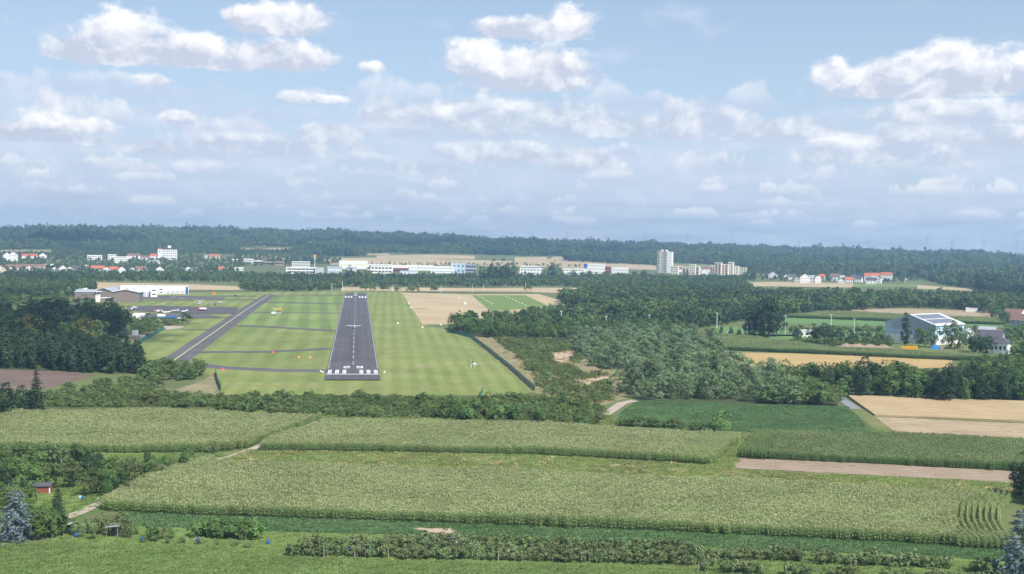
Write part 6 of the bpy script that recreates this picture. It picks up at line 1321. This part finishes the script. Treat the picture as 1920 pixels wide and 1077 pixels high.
for x, y in ((607, 1046), (665, 1047), (728, 1047), (934, 1053), (1090, 1056), (1310, 1074)): stake(x, y, 2.1, 'tall pale wooden post before the fruit rows', 'tall posts before the fruit rows', .1)
for i in range(34): x = 545 + i * 23 + (i * 37) % 11; stake(x, 1044 + (x - 540) * .0235 - (i % 3) * 7, 1.7, 'thin wooden stake between the orchard fruit trees', 'stakes between the fruit trees', .05)
for i in range(22): x = 1320 + i * 25 + (i * 29) % 13; stake(x, 1072 + (x - 1320) * .045 - (i % 2) * 13, 1.7, 'thin wooden stake in the right fruit rows', 'stakes in the right fruit rows', .05)
for x, y in ((98, 1016), (120, 1014), (213, 1022), (350, 1022), (461, 1016), (360, 1004), (566, 1012), (631, 1022), (1010, 1012), (1120, 1020)): stake(x, y, 1.6, 'grey garden stake between meadow and clover', 'grey garden stakes', .06)

# --- people: one continuous skinned body each, hair as a child
def person(label, px, py, rz, shirt, trousers, hair, stride=.22, arm=.2, h=1.74):
    k = h / 1.75; J = {'pel': (0, 0, .95), 'che': (0, 0, 1.28), 'nec': (0, 0, 1.47), 'chi': (0, -.02, 1.55), 'hed': (0, -.02, 1.66), 'top': (0, 0, 1.74)}
    E = [('pel', 'che'), ('che', 'nec'), ('nec', 'chi'), ('chi', 'hed'), ('hed', 'top')]; rad = {'pel': .15, 'che': .165, 'nec': .065, 'chi': .075, 'hed': .10, 'top': .06}
    for s, n in ((-1, 'l'), (1, 'r')):
        st = stride * s; J.update({n + 'hip': (s * .1, 0, .9), n + 'kne': (s * .11, -st * .5 - .02, .5), n + 'ank': (s * .11, -st + .03, .09), n + 'toe': (s * .12, -st - .15, .04), n + 'sho': (s * .19, 0, 1.42), n + 'elb': (s * .26, arm * s * .4 + .04, 1.15), n + 'wri': (s * .27, arm * s - .06, .9), n + 'pal': (s * .27, arm * s - .09, .82), n + 'fin': (s * .265, arm * s - .12, .74), n + 'thu': (s * .24, arm * s - .14, .81)})
        E += [('pel', n + 'hip'), (n + 'hip', n + 'kne'), (n + 'kne', n + 'ank'), (n + 'ank', n + 'toe'), ('che', n + 'sho'), (n + 'sho', n + 'elb'), (n + 'elb', n + 'wri'), (n + 'wri', n + 'pal'), (n + 'pal', n + 'fin'), (n + 'pal', n + 'thu')]
        rad.update({n + 'hip': .10, n + 'kne': .065, n + 'ank': .045, n + 'toe': .04, n + 'sho': .07, n + 'elb': .047, n + 'wri': .032, n + 'pal': .038, n + 'fin': .018, n + 'thu': .014})
    names = list(J); me = bpy.data.meshes.new('person'); me.from_pydata([tuple(c * k for c in J[n]) for n in names], [(names.index(a), names.index(b)) for a, b in E], [])
    tmp = bpy.data.objects.new('person_tmp', me); col.objects.link(tmp); tmp.modifiers.new('skin', 'SKIN')
    for i, n in enumerate(names): v = me.skin_vertices[0].data[i]; v.radius = (rad[n] * k,) * 2; v.use_root = (n == 'pel')
    sb = tmp.modifiers.new('sub', 'SUBSURF'); sb.levels = 1
    dg = bpy.context.evaluated_depsgraph_get(); bm = bpy.data.meshes.new_from_object(tmp.evaluated_get(dg)); bpy.data.objects.remove(tmp)
    skin = plain('skin', (0.50, 0.31, 0.22), .6); bm.materials.clear()
    for m in (skin, shirt, trousers): bm.materials.append(m)
    for f in bm.polygons: z = f.center.z / k; ax = abs(f.center.x) / k; f.material_index = 2 if z < .98 and not (ax > .2 and z < .93 and z > .6) else (1 if z < 1.48 and not (ax > .2 and z < 1.12) else 0)
    bm.polygons.foreach_set('use_smooth', [True] * len(bm.polygons)); o = link('person', bm); o.location = g1(px, py) + Vector((0, 0, .16)); o.rotation_euler.z = rz; tag(o, label, 'person')
    ring = lambda r, z, y: [(math.cos(i * .785) * r * k, (y + math.sin(i * .785) * r) * k, z * k) for i in range(8)]
    MB().loft([ring(.10, 1.64, .025), ring(.118, 1.70, .015), ring(.09, 1.77, .01), ring(.03, 1.80, .01)]).build('hair', hair, o, True)
HAIR = plain('brown_hair', (0.06, 0.04, 0.03), .7); JEANS = plain('blue_jeans', (0.07, 0.10, 0.22), .9)
person('person in pale shirt and blue trousers walking on the garden path', 183, 946, 2.2, plain('pale_shirt', (0.62, 0.55, 0.48), .9), JEANS, HAIR)
person('person in salmon top walking the path beside the corn', 335, 889, 2.3, plain('salmon_shirt', (0.75, 0.36, 0.25), .9), plain('khaki', (0.3, 0.25, 0.18), .9), HAIR, .15); person('person in white top walking beside the salmon-topped one', 339.5, 888.5, 2.3, PAINTW, JEANS, HAIR, -.18)
person('person in white shirt working among the fruit rows', 856, 1029, .6, PAINTW, plain('grey_trousers', (0.3, 0.3, 0.32), .9), HAIR, .1, .05)
